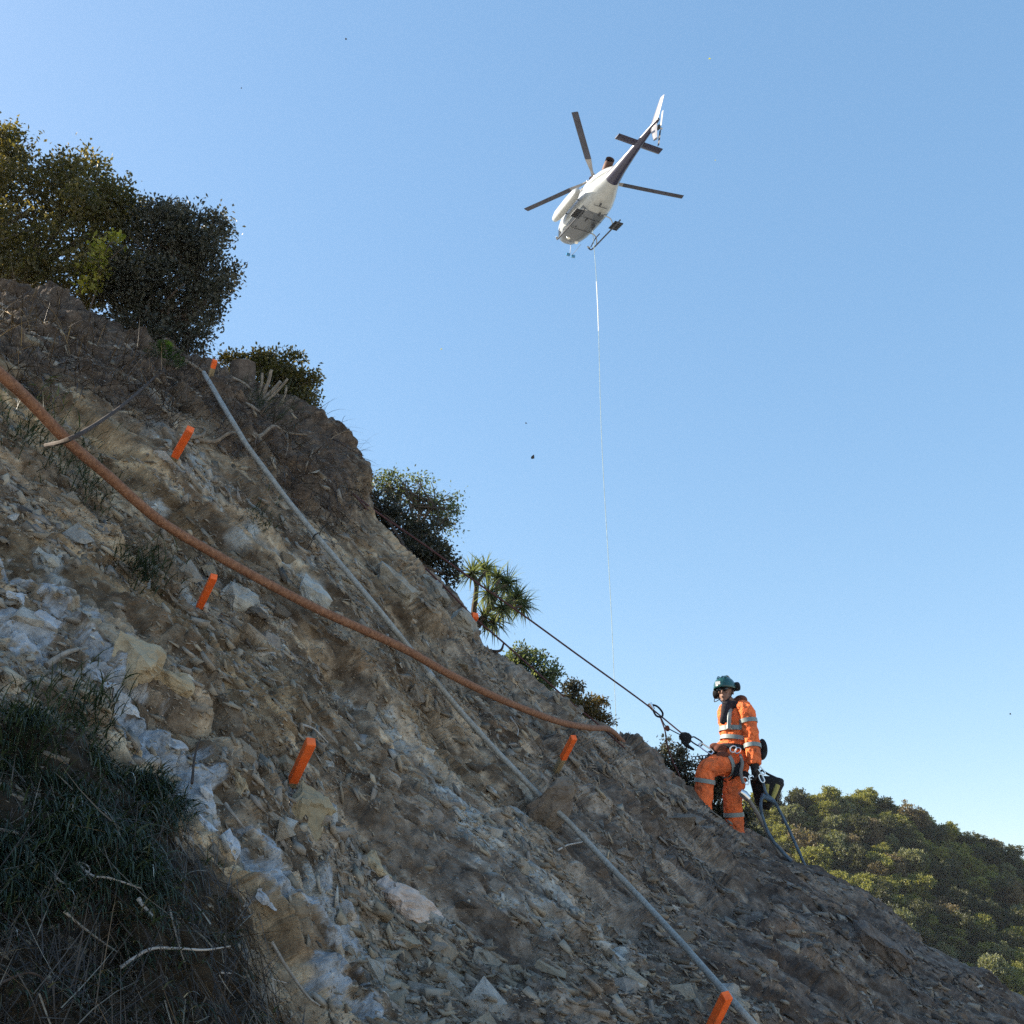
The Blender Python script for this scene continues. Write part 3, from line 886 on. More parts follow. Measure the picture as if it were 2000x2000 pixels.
for pix, w_, lb, mt in [
        ([(235, 1890), (290, 1855), (340, 1852), (400, 1855), (450, 1848)], 7, 'pale bare stick lying across the grass at the bottom left', m_pales),
        ([(110, 1700), (108, 1712), (125, 1725), (150, 1722), (175, 1700), (160, 1685), (130, 1685)], 5, 'pale stick curled into a loop in the grass', m_pales),
        ([(150, 1685), (180, 1710), (215, 1715), (275, 1735)], 6, 'pale stick running out of the looped stick', m_pales),
        ([(125, 1780), (160, 1810), (200, 1840), (230, 1860)], 6, 'thin slanting stick left of the long pale stick', m_stick),
        ([(0, 1620), (40, 1630), (95, 1660)], 7, 'brown stick at the left edge in the grass', m_stick),
        ([(530, 1840), (560, 1890), (600, 1945), (625, 1965)], 8, 'brown stick slanting down beside the lower white stones', m_stick),
        ([(270, 1755), (285, 1775), (300, 1790)], 9, 'short pale stub of wood in the middle of the grass', m_pales),
        ([(90, 1300), (130, 1275), (170, 1265)], 14, 'short thick broken branch above the grassy bank', m_stick),
        ([(440, 1570), (455, 1590), (478, 1618)], 8, 'straight grey stick beside the white ledge', m_stick),
        ([(375, 1530), (380, 1480), (392, 1440)], 6, 'upright bare twig standing out of the grass edge', m_dark),
        ([(0, 1920), (60, 1900), (110, 1930)], 6, 'dark stick in the bottom left corner', m_dark),
        ([(430, 1900), (500, 1905), (560, 1920)], 4, 'thin straw coloured stem under the long pale stick', m_pales),
        ([(330, 1770), (345, 1830), (360, 1880)], 5, 'thin brown stem crossing above the long pale stick', m_stick)]:
    stick('stick', pix, w_, lb, 'stick', mt, .045, group=ST)
# fine dark litter over the bank: dead stems too many to count
nl = 3800
pk = rng.choice(len(gid), nl, p=(lambda z: z / z.sum())(np.where(gpy > 1600, 1.0, .25)))
jj = gid[pk]
dl = rng.normal(0, 1, (nl, 3)); dl -= SN[jj] * (dl * SN[jj]).sum(1)[:, None] * .8; dl /= np.linalg.norm(dl, axis=1)[:, None]
lme = blades('dead_stems', verts[jj] + SN[jj] * rng.uniform(.005, .05, nl)[:, None], dl, rng.uniform(.06, .28, nl), rng.uniform(.002, .004, nl), rng.uniform(-.4, .6, nl), rng.random(nl), 3)
m_lit = leaf_mat('litter_stems', [(0, (.020, .015, .012)), (.7, (.055, .040, .028)), (.93, (.13, .10, .07)), (1, (.30, .26, .20))], .05)
tag(link('dead_stems', lme, m_lit), 'brown dead stems and litter tangled in the grassy bank', 'litter', kind='stuff')
# root hairs in the dark mat under the crest
tm_ = (topsoil[vid] > .4) & (vpx > -50) & (vpx < 740)
tid = vid[tm_]
nl = 5500
jj = tid[rng.integers(0, len(tid), nl)]
dl = SN[jj] * .5 + np.array([[0.1, -.1, -.6]]) + rng.normal(0, .5, (nl, 3)); dl /= np.linalg.norm(dl, axis=1)[:, None]
hme = blades('root_hairs', verts[jj], dl, rng.uniform(.06, .36, nl), rng.uniform(.002, .006, nl), rng.uniform(.3, 1.6, nl), rng.random(nl) ** 1.6, 4)
m_hair = leaf_mat('root_hair', [(0, (.022, .016, .013)), (.6, (.07, .05, .038)), (.9, (.16, .115, .08)), (1, (.30, .24, .18))], .05)
tag(link('root_hairs', hme, m_hair), 'mat of fine brown roots hanging under the crest', 'root mat', kind='stuff')

# ------------------------------------------------------------------ trees and shrubs on the crest
def leaf_cloud(name, lobes, nclump, per, llen, lwid, seed, crad, shell=.55, tone_hi=1.0, flat=0.0, fold=.25):
    """Leaves gathered in clumps through the volume of the lobes. lobes: (centre, (rx, ry, rz), weight)"""
    k = np.random.default_rng(seed)
    wts = np.array([l[2] * (l[1][0] * l[1][1] * l[1][2]) ** .67 for l in lobes]); wts /= wts.sum()
    which = k.choice(len(lobes), nclump, p=wts)
    u = k.normal(0, 1, (nclump, 3)); u /= np.linalg.norm(u, axis=1)[:, None]
    r = (shell + (1 - shell) * k.random(nclump)) ** .8 * k.uniform(.80, 1.16, nclump)
    keep = vnoise(u * 2.6 + which[:, None] * 7.3, seed) > -.38             # gaps in the shell of each lobe
    r = np.where(keep, r, r * .72)
    inner = k.random(nclump) < .3
    r = np.where(inner, k.random(nclump) ** .5 * .8, r)
    c = np.array([np.array(l[0]) for l in lobes])[which] + u * r[:, None] * np.array([l[1] for l in lobes])[which]
    c = c + .12 * np.array([l[1] for l in lobes])[which] * np.c_[vnoise(c * 3 / crad * .25, 1), vnoise(c * 3 / crad * .25, 2), vnoise(c * 3 / crad * .25, 3)]
    n = nclump * per
    cc = np.repeat(c, per, 0); uu = np.repeat(u, per, 0)
    p = cc + k.normal(0, 1, (n, 3)) * crad * np.array([1, 1, .75]) * .6
    d = uu * .55 + k.normal(0, .6, (n, 3)) + np.array([[0, 0, .12 - .1 * flat]]); d /= np.linalg.norm(d, axis=1)[:, None]
    nr = k.normal(0, 1, (n, 3)) + np.array([[0, 0, .8]]); s = np.cross(d, nr); s /= np.linalg.norm(s, axis=1)[:, None]
    nn = np.cross(s, d)
    ln = llen * k.uniform(.6, 1.25, n); wd = lwid * k.uniform(.7, 1.2, n)
    V = np.stack([p, p + d * (ln * .5)[:, None] + s * wd[:, None] * .5 + nn * (wd * fold)[:, None], p + d * ln[:, None], p + d * (ln * .5)[:, None] - s * wd[:, None] * .5 + nn * (wd * fold)[:, None]], 1)
    b = np.arange(n)[:, None] * 4
    F = np.concatenate([np.c_[b, b + 1, b + 2], np.c_[b, b + 2, b + 3]])
    me = from_np(name, V.reshape(-1, 3), F)
    tone = np.repeat(np.clip(k.beta(2, 2.4, nclump), 0, 1), per) * .6 + k.random(n) * .4 * tone_hi
    a = me.attributes.new('tone', 'FLOAT', 'POINT'); a.data.foreach_set('value', np.repeat(tone, 4).astype(np.float32))
    return me, c

m_bark = speckle_mat('tree_bark', (.13, .10, .08), .45, 16, .9)
LEAF = {
    'olive': leaf_mat('leaf_olive', [(0, (.036, .036, .018)), (.45, (.072, .068, .030)), (.8, (.14, .115, .045)), (1, (.24, .18, .065))], .42, tint=(1.0, .9, .35)),
    'dark': leaf_mat('leaf_dark', [(0, (.024, .026, .022)), (.5, (.048, .050, .038)), (1, (.115, .108, .080))], .25, tint=(1.0, .9, .5)),
    'bluish': leaf_mat('leaf_grey', [(0, (.035, .048, .036)), (.5, (.085, .105, .075)), (1, (.19, .20, .14))], .38),
    'yellow': leaf_mat('leaf_yellow', [(0, (.07, .085, .015)), (.5, (.20, .20, .04)), (1, (.50, .44, .10))], .4),
    'brown': leaf_mat('leaf_brown', [(0, (.050, .036, .018)), (.5, (.110, .080, .036)), (1, (.185, .130, .060))], .3),
    'fern': leaf_mat('leaf_fern', [(0, (.018, .040, .014)), (.5, (.034, .072, .024)), (1, (.065, .12, .04))], .15),
}
def tree(name, base, lobes_px, leafkey, label, seed, nclump, per, llen, crad, shell=.5, nbranch=10, trunk_r=.035, cat='tree', group='trees and shrubs along the crest', sparse=None):
    """lobes_px: (px, py, depth, rx, ry[, weight]) as seen in the photograph; base: px, py, depth of the trunk's foot."""
    B = at(*base)
    root = empty(name, B, label, cat, group)
    lobes = []
    for l in lobes_px:
        d = l[2]; c = at(l[0], l[1], d) - B
        lobes.append((tuple(c), (l[3] * d / 2000, (l[3] + l[4]) * .5 * d / 2000, l[4] * d / 2000), l[5] if len(l) > 5 else 1.0))
    kk = random.Random(seed * 31)
    extra = []
    for c_, r_, w_ in lobes:
        for _ in range(5):
            th, ph = kk.uniform(0, 6.28), kk.uniform(-.5, 1.3)
            u_ = Vector((math.cos(th) * math.cos(ph), math.sin(th) * math.cos(ph), math.sin(ph)))
            f_ = kk.uniform(.22, .48)
            extra.append((tuple(Vector(c_) + Vector((u_.x * r_[0], u_.y * r_[1], u_.z * r_[2])) * kk.uniform(.85, 1.12)), tuple(f_ * q_ for q_ in r_), w_ * .9))
    lobes_all = [(c_, tuple(.9 * q_ for q_ in r_), w_) for c_, r_, w_ in lobes] + extra
    me, cl = leaf_cloud('crown', lobes_all, nclump, per, llen, llen * .55, seed, crad, shell)
    link('crown', me, LEAF[leafkey], root)
    k = random.Random(seed)
    mb = MB()
    cent = sum((Vector(l[0]) for l in lobes), Vector()) / len(lobes)
    fork = cent * .45 + Vector((k.uniform(-.05, .05), 0, 0))
    mb.tube(spline([Vector((0, 0, -.25)), fork * .5 + Vector((k.uniform(-.06, .06), 0, 0)), fork], 5), [trunk_r * (1 - .03 * i) for i in range(11)], 8, wob=.1)
    for l in lobes:
        c = Vector(l[0]); mid = fork.lerp(c, .5) + Vector((k.uniform(-.1, .1), k.uniform(-.1, .1), k.uniform(-.02, .1))) * (c - fork).length
        mb.tube(spline([fork, mid, c], 5), [trunk_r * .62 * (1 - .06 * i) for i in range(11)], 6, wob=.1)
        for _ in range(max(2, nbranch // len(lobes))):
            e = Vector(cl[k.randrange(len(cl))])
            if (e - c).length > 2.2 * max(l[1]): continue
            st = mid.lerp(c, k.random())
            mm = st.lerp(e, .5) + Vector((k.uniform(-1, 1), k.uniform(-1, 1), k.uniform(-.3, 1))) * .14 * (e - st).length
            mb.tube(spline([st, mm, e], 4), [trunk_r * .30 * (1 - .09 * i) for i in range(9)], 5)
    mb.build('trunk', m_bark, root)
    return root
tree('evergreen_tree', (60, 600, 9.9), [(-200, 400, 10.6, 170, 130), (-60, 400, 10.4, 140, 125), (60, 395, 10.2, 120, 105), (140, 372, 10.1, 95, 92), (190, 450, 10.0, 85, 95), (70, 510, 9.8, 140, 80), (-90, 520, 9.7, 150, 80), (215, 540, 9.7, 70, 70), (235, 450, 10.0, 50, 60), (120, 560, 9.5, 130, 45), (-120, 580, 9.3, 160, 40)],
     'olive', 'tall olive green tree with sunlit yellow leaves at the left edge', 1, 3000, 16, .050, .085, .45, 60, .06)
tree('evergreen_tree', (350, 700, 9.7), [(300, 465, 10.0, 75, 80), (365, 455, 10.1, 75, 70), (392, 520, 10.0, 50, 75), (325, 570, 9.8, 95, 85), (400, 600, 9.8, 38, 62), (375, 660, 9.6, 45, 50), (270, 620, 9.6, 75, 60), (250, 540, 9.7, 60, 60), (425, 560, 9.9, 18, 32, 1.4), (300, 665, 9.4, 70, 30)],
     'dark', 'dark rounded evergreen tree on the crest right of the olive tree', 2, 1700, 16, .046, .085, .45, 60, .055)
tree('dry_tree', (-10, 420, 11.0), [(0, 285, 11.0, 28, 28), (-30, 260, 11.0, 35, 25), (18, 300, 11.0, 22, 22)], 'brown', 'bare twiggy treetop rising at the far left edge', 3, 60, 8, .04, .06, .3, 40, .03)
tree('shrub', (560, 800, 9.5), [(540, 722, 9.8, 44, 38), (585, 757, 9.8, 32, 42), (598, 805, 9.6, 22, 32), (500, 708, 9.9, 34, 22), (452, 704, 9.9, 30, 18), (550, 770, 9.7, 40, 35)], 'olive', 'small leafy shrub behind the stump on the crest', 4, 700, 14, .042, .06, .4, 24, .03)
tree('shrub', (800, 1120, 9.4), [(760, 1010, 10.2, 55, 42), (810, 1050, 10.1, 55, 45), (855, 1090, 10.0, 36, 50), (730, 985, 10.2, 42, 32), (800, 1090, 9.9, 60, 30), (880, 1125, 9.9, 20, 28)], 'dark', 'dense dark shrub leaning out below the overhanging lip', 5, 620, 13, .045, .065, .35, 40, .035)
tree('airy_tree', (800, 1080, 10.6), [(790, 945, 10.8, 62, 26, .7), (755, 955, 10.8, 40, 25, .6), (850, 980, 10.8, 36, 28, .8), (872, 1020, 10.7, 32, 34, .9), (830, 990, 10.8, 50, 36, .5)], 'bluish', 'thin branching tree with open crown above the dark shrub', 6, 330, 8, .036, .07, .6, 110, .036)
tree('tree', (1050, 1390, 14.0), [(1035, 1295, 14.2, 42, 28), (1010, 1310, 14.2, 26, 26), (1070, 1325, 14.1, 34, 26), (1040, 1345, 14.0, 50, 22)], 'bluish', 'small pale green tree peeping over the crest below the cabbage tree', 7, 330, 11, .060, .085, .4, 30, .04)
tree('shrub', (1120, 1410, 13.0), [(1116, 1355, 13, 20, 20), (1112, 1380, 13, 26, 16)], 'dark', 'little dark shrub between the pale tree and the rope', 8, 130, 12, .05, .06, .4, 8, .02)
tree('shrub', (1155, 1440, 11.5), [(1150, 1382, 11.5, 28, 20), (1170, 1408, 11.4, 26, 18), (1130, 1392, 11.6, 22, 16)], 'brown', 'reddish brown shrub on the crest by the rusty pipe end', 9, 230, 12, .04, .05, .4, 14, .02)
tree('shrub', (1240, 1480, 11.5), [(1240, 1462, 11.5, 24, 16), (1262, 1478, 11.4, 20, 14)], 'dark', 'low dark shrub just right of the hanging line', 10, 130, 12, .04, .05, .4, 8, .02)
tree('shrub', (1340, 1640, 12.4), [(1305, 1505, 12.6, 40, 30), (1340, 1540, 12.5, 62, 42), (1390, 1590, 12.5, 60, 56), (1440, 1640, 12.4, 60, 46), (1300, 1470, 12.8, 10, 26), (1330, 1478, 12.8, 9, 22), (1400, 1520, 12.7, 46, 34), (1480, 1665, 12.3, 40, 30)], 'dark', 'dense dark shrub behind the worker\'s legs', 11, 1300, 14, .045, .07, .35, 40, .04)
tree('ivy', (180, 575, 9.3), [(195, 490, 9.25, 14, 22), (180, 525, 9.25, 22, 24), (178, 555, 9.25, 18, 14), (230, 455, 9.25, 6, 16), (245, 480, 9.25, 8, 8)], 'yellow', 'bright yellow green creeper hanging below the olive tree', 12, 62, 7, .055, .05, .3, 6, .008, 'plant')

# stump with cut stems
def sl(px, py, d): return at(px, py, d)
sp, sn = on_slope(478, 742)
sd = sp.dot(Vector(FWD)) - .05
stump = MB()
b_, t_ = at(472, 775, sd), at(474, 708, sd + .05)
rr_ = 24 * sd / 2000
stump.tube([b_, b_.lerp(t_, .3), b_.lerp(t_, .7), t_], [rr_ * 1.25, rr_ * 1.05, rr_, rr_ * .98], 14, wob=.10)
st_o = stump.build('tree_stump', m_bark)
tag(st_o, 'sawn grey tree stump on the crest beside the farthest stake', 'stump')
ax_ = (t_ - b_).normalized()
MB().tube([t_ - ax_ * .01, t_ + ax_ * .006], [rr_ * .9, rr_ * .86], 14).build('cut_face', m_stick, st_o)
SC = 'cut stems beside the stump'
for q, (x0, y0, x1, y1, w_) in enumerate([(512, 775, 530, 722, 8), (515, 780, 548, 745, 8), (520, 785, 562, 740, 6), (505, 770, 512, 728, 6), (455, 738, 492, 762, 6), (548, 790, 560, 752, 5), (425, 752, 442, 760, 6)]):
    d_ = on_slope(x0, y0)[0].dot(Vector(FWD))
    A_, B_ = at(x0, y0, d_ + .02), at(x1, y1, d_ - .02 + .01 * q)
    o = MB().tube(spline([A_, A_.lerp(B_, .5) + Vector((.012, 0, .008)), B_], 4), [w_ * d_ / 4000 * (1 - .03 * i) for i in range(9)], 8, wob=.1).build('cut_stem', m_stick)
    tag(o, ['tall pale cut stem right of the stump', 'slanting cut stem beside the tall one', 'long low slanting cut stem pointing at the shrub', 'thin upright cut stem nearest the stump', 'fallen cut stem below the stump', 'outermost short cut stem before the shrub', 'short cut stem under the farthest stake'][q], 'cut stem', SC)

# fern sprig at the branch tip
def fronds(px, py, n, ln, label):
    p, nr = on_slope(px, py)
    root = empty('fern', p, label, 'fern')
    V, F, T = [], [], []
    for i in range(n):
        a_ = random.uniform(-1.4, 1.4)
        d_ = (Vector((math.sin(a_), -.5, math.cos(a_) * .6 - .1))).normalized()
        q_ = Vector((0, 0, 0)); s_ = d_.cross(Vector((0, -.4, 1))).normalized()
        for k in range(9):
            w_ = ln * .30 * math.sin(math.pi * (k + 1.2) / 11)
            for sg in (-1, 1):
                o_ = len(V); tip = q_ + s_ * sg * w_ + d_ * w_ * .5
                V += [tuple(q_), tuple(q_.lerp(tip, .5) + d_ * ln * .035), tuple(tip), tuple(q_.lerp(tip, .5) - d_ * ln * .03)]
                F.append((o_, o_ + 1, o_ + 2, o_ + 3)); T += [random.random()] * 4
            q_ = q_ + d_ * ln / 9; d_ = (d_ - Vector((0, 0, .10))).normalized()
    me = bpy.data.meshes.new('fronds'); me.from_pydata(V, [], F); me.update()
    at_ = me.attributes.new('tone', 'FLOAT', 'POINT'); at_.data.foreach_set('value', T)
    link('fronds', me, LEAF['fern'], root)
fronds(325, 705, 16, .20, 'bright green fern sprig on the crest at the branch tip')
fronds(345, 722, 9, .14, 'small second fern hanging right under the bright one')

# bare twig over the overhanging lip, crooked branch below the cabbage tree
def free_twig(name, pix, d, w_, label, cat='twig', mat=m_dark):
    path = spline([at(x, y, d + e) for x, y, e in pix], 6)
    o = MB().tube(path, [w_ * d / 4000 * (1 - .6 * i / (len(path) - 1)) for i in range(len(path))], 6).build(name, mat)
    tag(o, label, cat)
    return o
tw = free_twig('bare_twig', [(636, 852, .3), (660, 862, 0), (685, 878, 0), (710, 890, .05)], 8.6, 4, 'bare dark twig sticking out over the overhanging lip', 'twig')
MB().tube([at(670, 868, 8.6), at(675, 862, 8.6), at(690, 860, 8.6)], [.004, .003, .002], 5).build('side_twig', m_dark, tw)
free_twig('crooked_branch', [(935, 1268, .5), (962, 1272, 0), (978, 1270, 0), (984, 1256, 0)], 8.7, 9, 'short crooked dark branch jutting from the crest under the cabbage tree', 'branch')

# cabbage tree: forked stems, each ending in a head of sword leaves
def cabbage_tree():
    D0 = 11.5
    B = at(920, 1262, D0)
    root = empty('cabbage_tree', B, 'cabbage tree with spiky sword leaf heads on forked stems', 'tree', 'trees and shrubs along the crest')
    heads = [(922, 1120, 0), (948, 1112, .3), (972, 1128, .1), (990, 1142, .2), (954, 1160, -.2), (1010, 1168, .1), (1020, 1184, .2), (982, 1190, -.2), (945, 1208, 0), (965, 1215, .1), (998, 1176, .3)]
    P = lambda x, y, e=0: at(x, y, D0 + e) - B
    mb = MB()
    def br(pp, r0): 
        q_ = spline([P(*a) for a in pp], 5); mb.tube(q_, [r0 * (1 - .4 * i / (len(q_) - 1)) for i in range(len(q_))], 7, wob=.08)
    br([(915, 1290), (922, 1240), (940, 1215)], .05)
    br([(923, 1238), (926, 1190), (931, 1140), (924, 1124)], .038)
    br([(940, 1215), (955, 1187), (968, 1165), (956, 1160)], .04)
    br([(955, 1187), (985, 1190), (1008, 1172)], .03)
    br([(931, 1140), (950, 1115)], .024); br([(966, 1165), (975, 1130)], .026); br([(972, 1150), (990, 1142)], .02)
    br([(985, 1190), (1020, 1184)], .02); br([(940, 1215), (964, 1214)], .02); br([(985, 1190), (998, 1176)], .02)
    mb.build('trunk', m_bark, root)
    for i, (x, y, e) in enumerate(heads):
        n = 105
        k = np.random.default_rng(500 + i)
        d_ = k.normal(0, 1, (n, 3)) + np.array([[0, 0, .25]]); d_ /= np.linalg.norm(d_, axis=1)[:, None]
        me = blades('leaf_head', np.repeat(np.array(P(x, y, e))[None], n, 0), d_, k.uniform(.17, .31, n), k.uniform(.014, .026, n), k.uniform(.2, 1.7, n), np.clip(k.beta(2, 2, n), 0, 1))
        link('leaf_head', me, LEAF['bluish'], root)
cabbage_tree()

# ------------------------------------------------------------------ the far hill and its wood
HT = [(1100, 1690), (1300, 1615), (1480, 1580), (1560, 1574), (1700, 1576), (1780, 1594), (1880, 1643), (2000, 1690), (2200, 1760), (2500, 1880), (3000, 2000)]
hx = np.linspace(1100, 3000, 90)
hy = np.interp(hx, [p[0] for p in HT], [p[1] for p in HT])
rows = []
for t_ in np.linspace(0, 1, 40):
    yy = hy + (2350 - hy) * t_
    rows.append(atg(hx, yy, np.full(90, 175.0) * (1 - t_) + 60.0 * t_))
G_h = np.array(rows)
back = [G_h[0] + np.array([[3 * k, 9 * k, -.9 * k * k * .35]]) for k in range(12, 0, -1)]
G_h = np.concatenate([np.array(back), G_h])
hi = np.arange(G_h.shape[0] * 90).reshape(-1, 90)
hf = np.stack([hi[:-1, :-1], hi[1:, :-1], hi[1:, 1:], hi[:-1, 1:]], -1).reshape(-1, 4)
m_hill = speckle_mat('hill_floor', (.045, .045, .022), .5, .4, .95)
hill = link('hill', from_np('hill', G_h.reshape(-1, 3), hf), m_hill, smooth=True)
hill['kind'] = 'structure'
m_gr = speckle_mat('valley_ground', (.46, .42, .35), .3, .05, .95)  # unseen valley floor, made pale to bounce sunlight up onto the slope
gm_ = bpy.data.meshes.new('ground'); S_ = 6000
gm_.from_pydata([(-S_, -S_, -25), (S_, -S_, -25), (S_, S_, -25), (-S_, S_, -25)], [], [(0, 1, 2, 3)])
gr_o = link('ground', gm_, m_gr); gr_o['kind'] = 'structure'

kinds = [('olive', 'olive green bushy tree in the wood on the far hill', 'm_olive'), ('dark', 'dark green tree in the wood on the far hill', ''), ('brown', 'reddish brown tree in the wood on the far hill', ''), ('bluish', 'grey green tree in the wood on the far hill', '')]
HLEAF = {
    'olive': leaf_mat('hill_leaf_olive', [(0, (.080, .090, .026)), (.5, (.180, .178, .052)), (1, (.33, .30, .10))], .3),
    'dark': leaf_mat('hill_leaf_dark', [(0, (.028, .032, .016)), (.5, (.062, .065, .030)), (1, (.13, .12, .055))], .25),
    'brown': leaf_mat('hill_leaf_brown', [(0, (.075, .060, .034)), (.5, (.150, .115, .066)), (1, (.23, .175, .10))], .25),
    'bluish': leaf_mat('hill_leaf_grey', [(0, (.070, .080, .042)), (.5, (.140, .145, .075)), (1, (.24, .23, .12))], .25),
}
variants = []
for kx, (key, lb, _) in enumerate(kinds):
    for v_ in range(3 if key in ('olive', 'dark') else 2):
        k = random.Random(70 + kx * 5 + v_)
        lobes = [((k.uniform(-1.4, 1.4), k.uniform(-1.4, 1.4), k.uniform(1.2, 3.4)), (k.uniform(1.0, 1.7), k.uniform(1.0, 1.7), k.uniform(.8, 1.3)), 1.0) for _ in range(6)]
        me, cl = leaf_cloud('crown', lobes, 460, 16, .27, .20, 900 + kx * 10 + v_, .26, .82)
        me.materials.append(HLEAF[key])
        mb = MB()
        mb.tube([(0, 0, -1.5), (0, 0, 1), (.1, 0, 2)], [.2, .16, .1], 6)
        for l in lobes: mb.tube([(0, 0, .8), Vector(l[0]) * .6 + Vector((0, 0, .4)), l[0]], [.1, .07, .04], 5)
        tme = bpy.data.meshes.new('trunk'); tme.from_pydata(mb.v, [], mb.f); tme.update(); tme.materials.append(m_bark)
        variants.append((key, lb, me, tme))
hk = random.Random(5)
spots = []
tries = 0
while len(spots) < 298 and tries < 60000:
    tries += 1
    t_ = hk.random() ** 1.15 * .62
    x = hk.uniform(1470, 2060)
    top = np.interp(x, [p[0] for p in HT], [p[1] for p in HT])
    y = top + 8 + (2350 - top) * t_
    d = 175 * (1 - t_) + 60 * t_
    if y > np.interp(x, ed[:, 0], ed[:, 1]) + 40 or y > 2040: continue
    if any((x - a_) ** 2 + ((y - b__) * 1.6) ** 2 < (27 * 115 / (.5 * (d + c_))) ** 2 for a_, b__, c_ in spots): continue
    spots.append((x, y, d))
for x, y, d in spots:
    cn = float(vnoise(np.array([[x / 170., y / 120., .5]]), 4)[0])
    r_ = hk.random()
    key = 'brown' if r_ < .07 + .10 * (cn > .2) else 'dark' if r_ < .42 else 'bluish' if r_ < .55 else 'olive'
    var = hk.choice([v_ for v_ in variants if v_[0] == key])
    s_ = hk.choice((.5, .6, .7, .8, .9, 1.1)) * hk.uniform(.9, 1.1)
    up_ = (y - np.interp(x, [p[0] for p in HT], [p[1] for p in HT]))
    zone = 'on the skyline' if up_ < 22 else 'just under the skyline' if up_ < 75 else 'half way down' if up_ < 170 else 'low down'
    side_ = 'beside the worker' if x < 1620 else 'in the middle' if x < 1800 else 'near the right edge'
    root = empty('hill_tree', at(x, y, d) - Vector((0, 0, .6)), '%s tree %s on the far hill, %s' % ({'olive': 'olive green', 'dark': 'dark green', 'brown': 'reddish brown', 'bluish': 'grey green'}[key], zone, side_), 'tree', 'trees in the wood on the far hill')
    root.rotation_euler = (0, 0, hk.uniform(0, 6.28)); root.scale = (s_, s_, s_ * hk.uniform(.85, 1.15))
    for nm, me in (('crown', var[2]), ('trunk', var[3])):
        c_ = bpy.data.objects.new(nm, me); COL.objects.link(c_); c_.parent = root
# the wood goes on to both sides of the trees one can tell apart
k = np.random.default_rng(77)
wl_ = []
for q in range(90):
    x = k.uniform(1310, 1480) if q < 40 else k.uniform(2050, 2300)
    top = np.interp(x, [p[0] for p in HT], [p[1] for p in HT]); t_ = k.random() * .6
    c_ = at(x, top + 6 + (2350 - top) * t_, 175 * (1 - t_) + 60 * t_)
    r_ = k.uniform(1.3, 2.3)
    wl_.append((tuple(c_ + Vector((0, 0, .8))), (r_, r_, r_ * .8), 1.0))
me, _ = leaf_cloud('woodland', wl_, 4200, 8, .36, .28, 78, .3, .82)
tag(link('woodland', me, HLEAF['olive']), 'continuous olive wood covering the flanks of the far hill', 'wood', kind='stuff')

# ------------------------------------------------------------------ helicopter
HELI_T = Vector((4.571, 44.622, 40.214))
def _rz(a): return Matrix.Rotation(a, 3, 'Z')
def _ry(a): return Matrix.Rotation(a, 3, 'Y')
def _rx(a): return Matrix.Rotation(a, 3, 'X')
HELI_M = _rz(1.968) @ _ry(-.142) @ _rx(.033)
heli = empty('helicopter', HELI_T, 'white helicopter with a dark tail boom flying over the slope', 'helicopter')
heli.rotation_euler = HELI_M.to_euler()

def paint(name, col, rough=.35, dirt=.12, scale=2.5):
    m = new_mat(name, rough, col, 0, .5)
    n = noise(m, scale, 6, .65)
    setc(m, ramp(m, n, [(.3, tuple(c * (1 - dirt) for c in col)), (.6, col), (.8, tuple(min(1, c * 1.03) for c in col))]))
    m.node_tree.nodes['Principled BSDF'].inputs['Coat Weight'].default_value = .3
    return m
m_white = paint('aircraft_white', (.40, .42, .43), .3, .2)
m_navy = paint('aircraft_dark_blue', (.020, .020, .055))
m_belly_shade = paint('belly_shade_grey', (.10, .115, .14))
m_finn = paint('fin_grey', (.12, .12, .15))
m_blade = speckle_mat('rotor_blade_grey', (.060, .062, .085), .3, 1.5, .6, bstr=0)
m_bladel = speckle_mat('rotor_root_grey', (.30, .29, .29), .25, 2, .6, bstr=0)
m_metal = speckle_mat('bare_metal', (.45, .45, .46), .3, 8, .4, metal=.7, bstr=0)
m_steel = speckle_mat('dark_steel', (.06, .062, .07), .4, 12, .5, metal=.4, bstr=0)
m_exh = speckle_mat('burnt_exhaust', (.10, .055, .045), .5, 5, .6, metal=.4, bstr=0)
m_glass = new_mat('tinted_glass', .06, (.022, .026, .030), 0, .8)
m_bglass = new_mat('mirror_glass', .1, (.05, .22, .42), 0, .6)
m_lamp = new_mat('lamp_lens', .15, (.85, .85, .82), 0, .5)

# fuselage stations: x, z bottom, z top, half width, squareness
FS = [(3.52, -2.10, -2.02, .05, 2.0), (3.42, -2.28, -1.86, .32, 2.1), (3.15, -2.44, -1.62, .58, 2.3), (2.7, -2.53, -1.32, .78, 2.6), (2.1, -2.57, -1.08, .90, 2.8), (1.3, -2.58, -.92, .935, 3.0), (.5, -2.58, -.90, .935, 3.0),
      (-.2, -2.56, -.90, .92, 2.9), (-.9, -2.48, -.92, .86, 2.7), (-1.5, -2.30, -.95, .72, 2.5), (-2.0, -2.08, -.97, .55, 2.3), (-2.45, -1.88, -1.0, .42, 2.1)]
NA = 40
def station(s, grow=0.0):
    x, zb, zt, hw, e = s
    zc, hh = (zb + zt) / 2, (zt - zb) / 2
    out = []
    for k in range(NA):
        a = 2 * math.pi * k / NA
        c, s_ = math.cos(a), math.sin(a)
        y = math.copysign(abs(c) ** (2 / e), c) * (hw + grow); z = math.copysign(abs(s_) ** (2 / e), s_) * (hh + grow)
        if s_ > 0: y *= 1 - .18 * s_ ** 2            # cabin narrows to the roof
        out.append(Vector((x, y, zc + z)))
    return out
def interp_stations(st, n):
    xs = [s[0] for s in st]
    out = []
    for i in range(len(st) - 1):
        for k in range(n):
            t = k / n
            out.append(tuple(a + (b - a) * t for a, b in zip(st[i], st[i + 1])))
    out.append(st[-1])
    return out
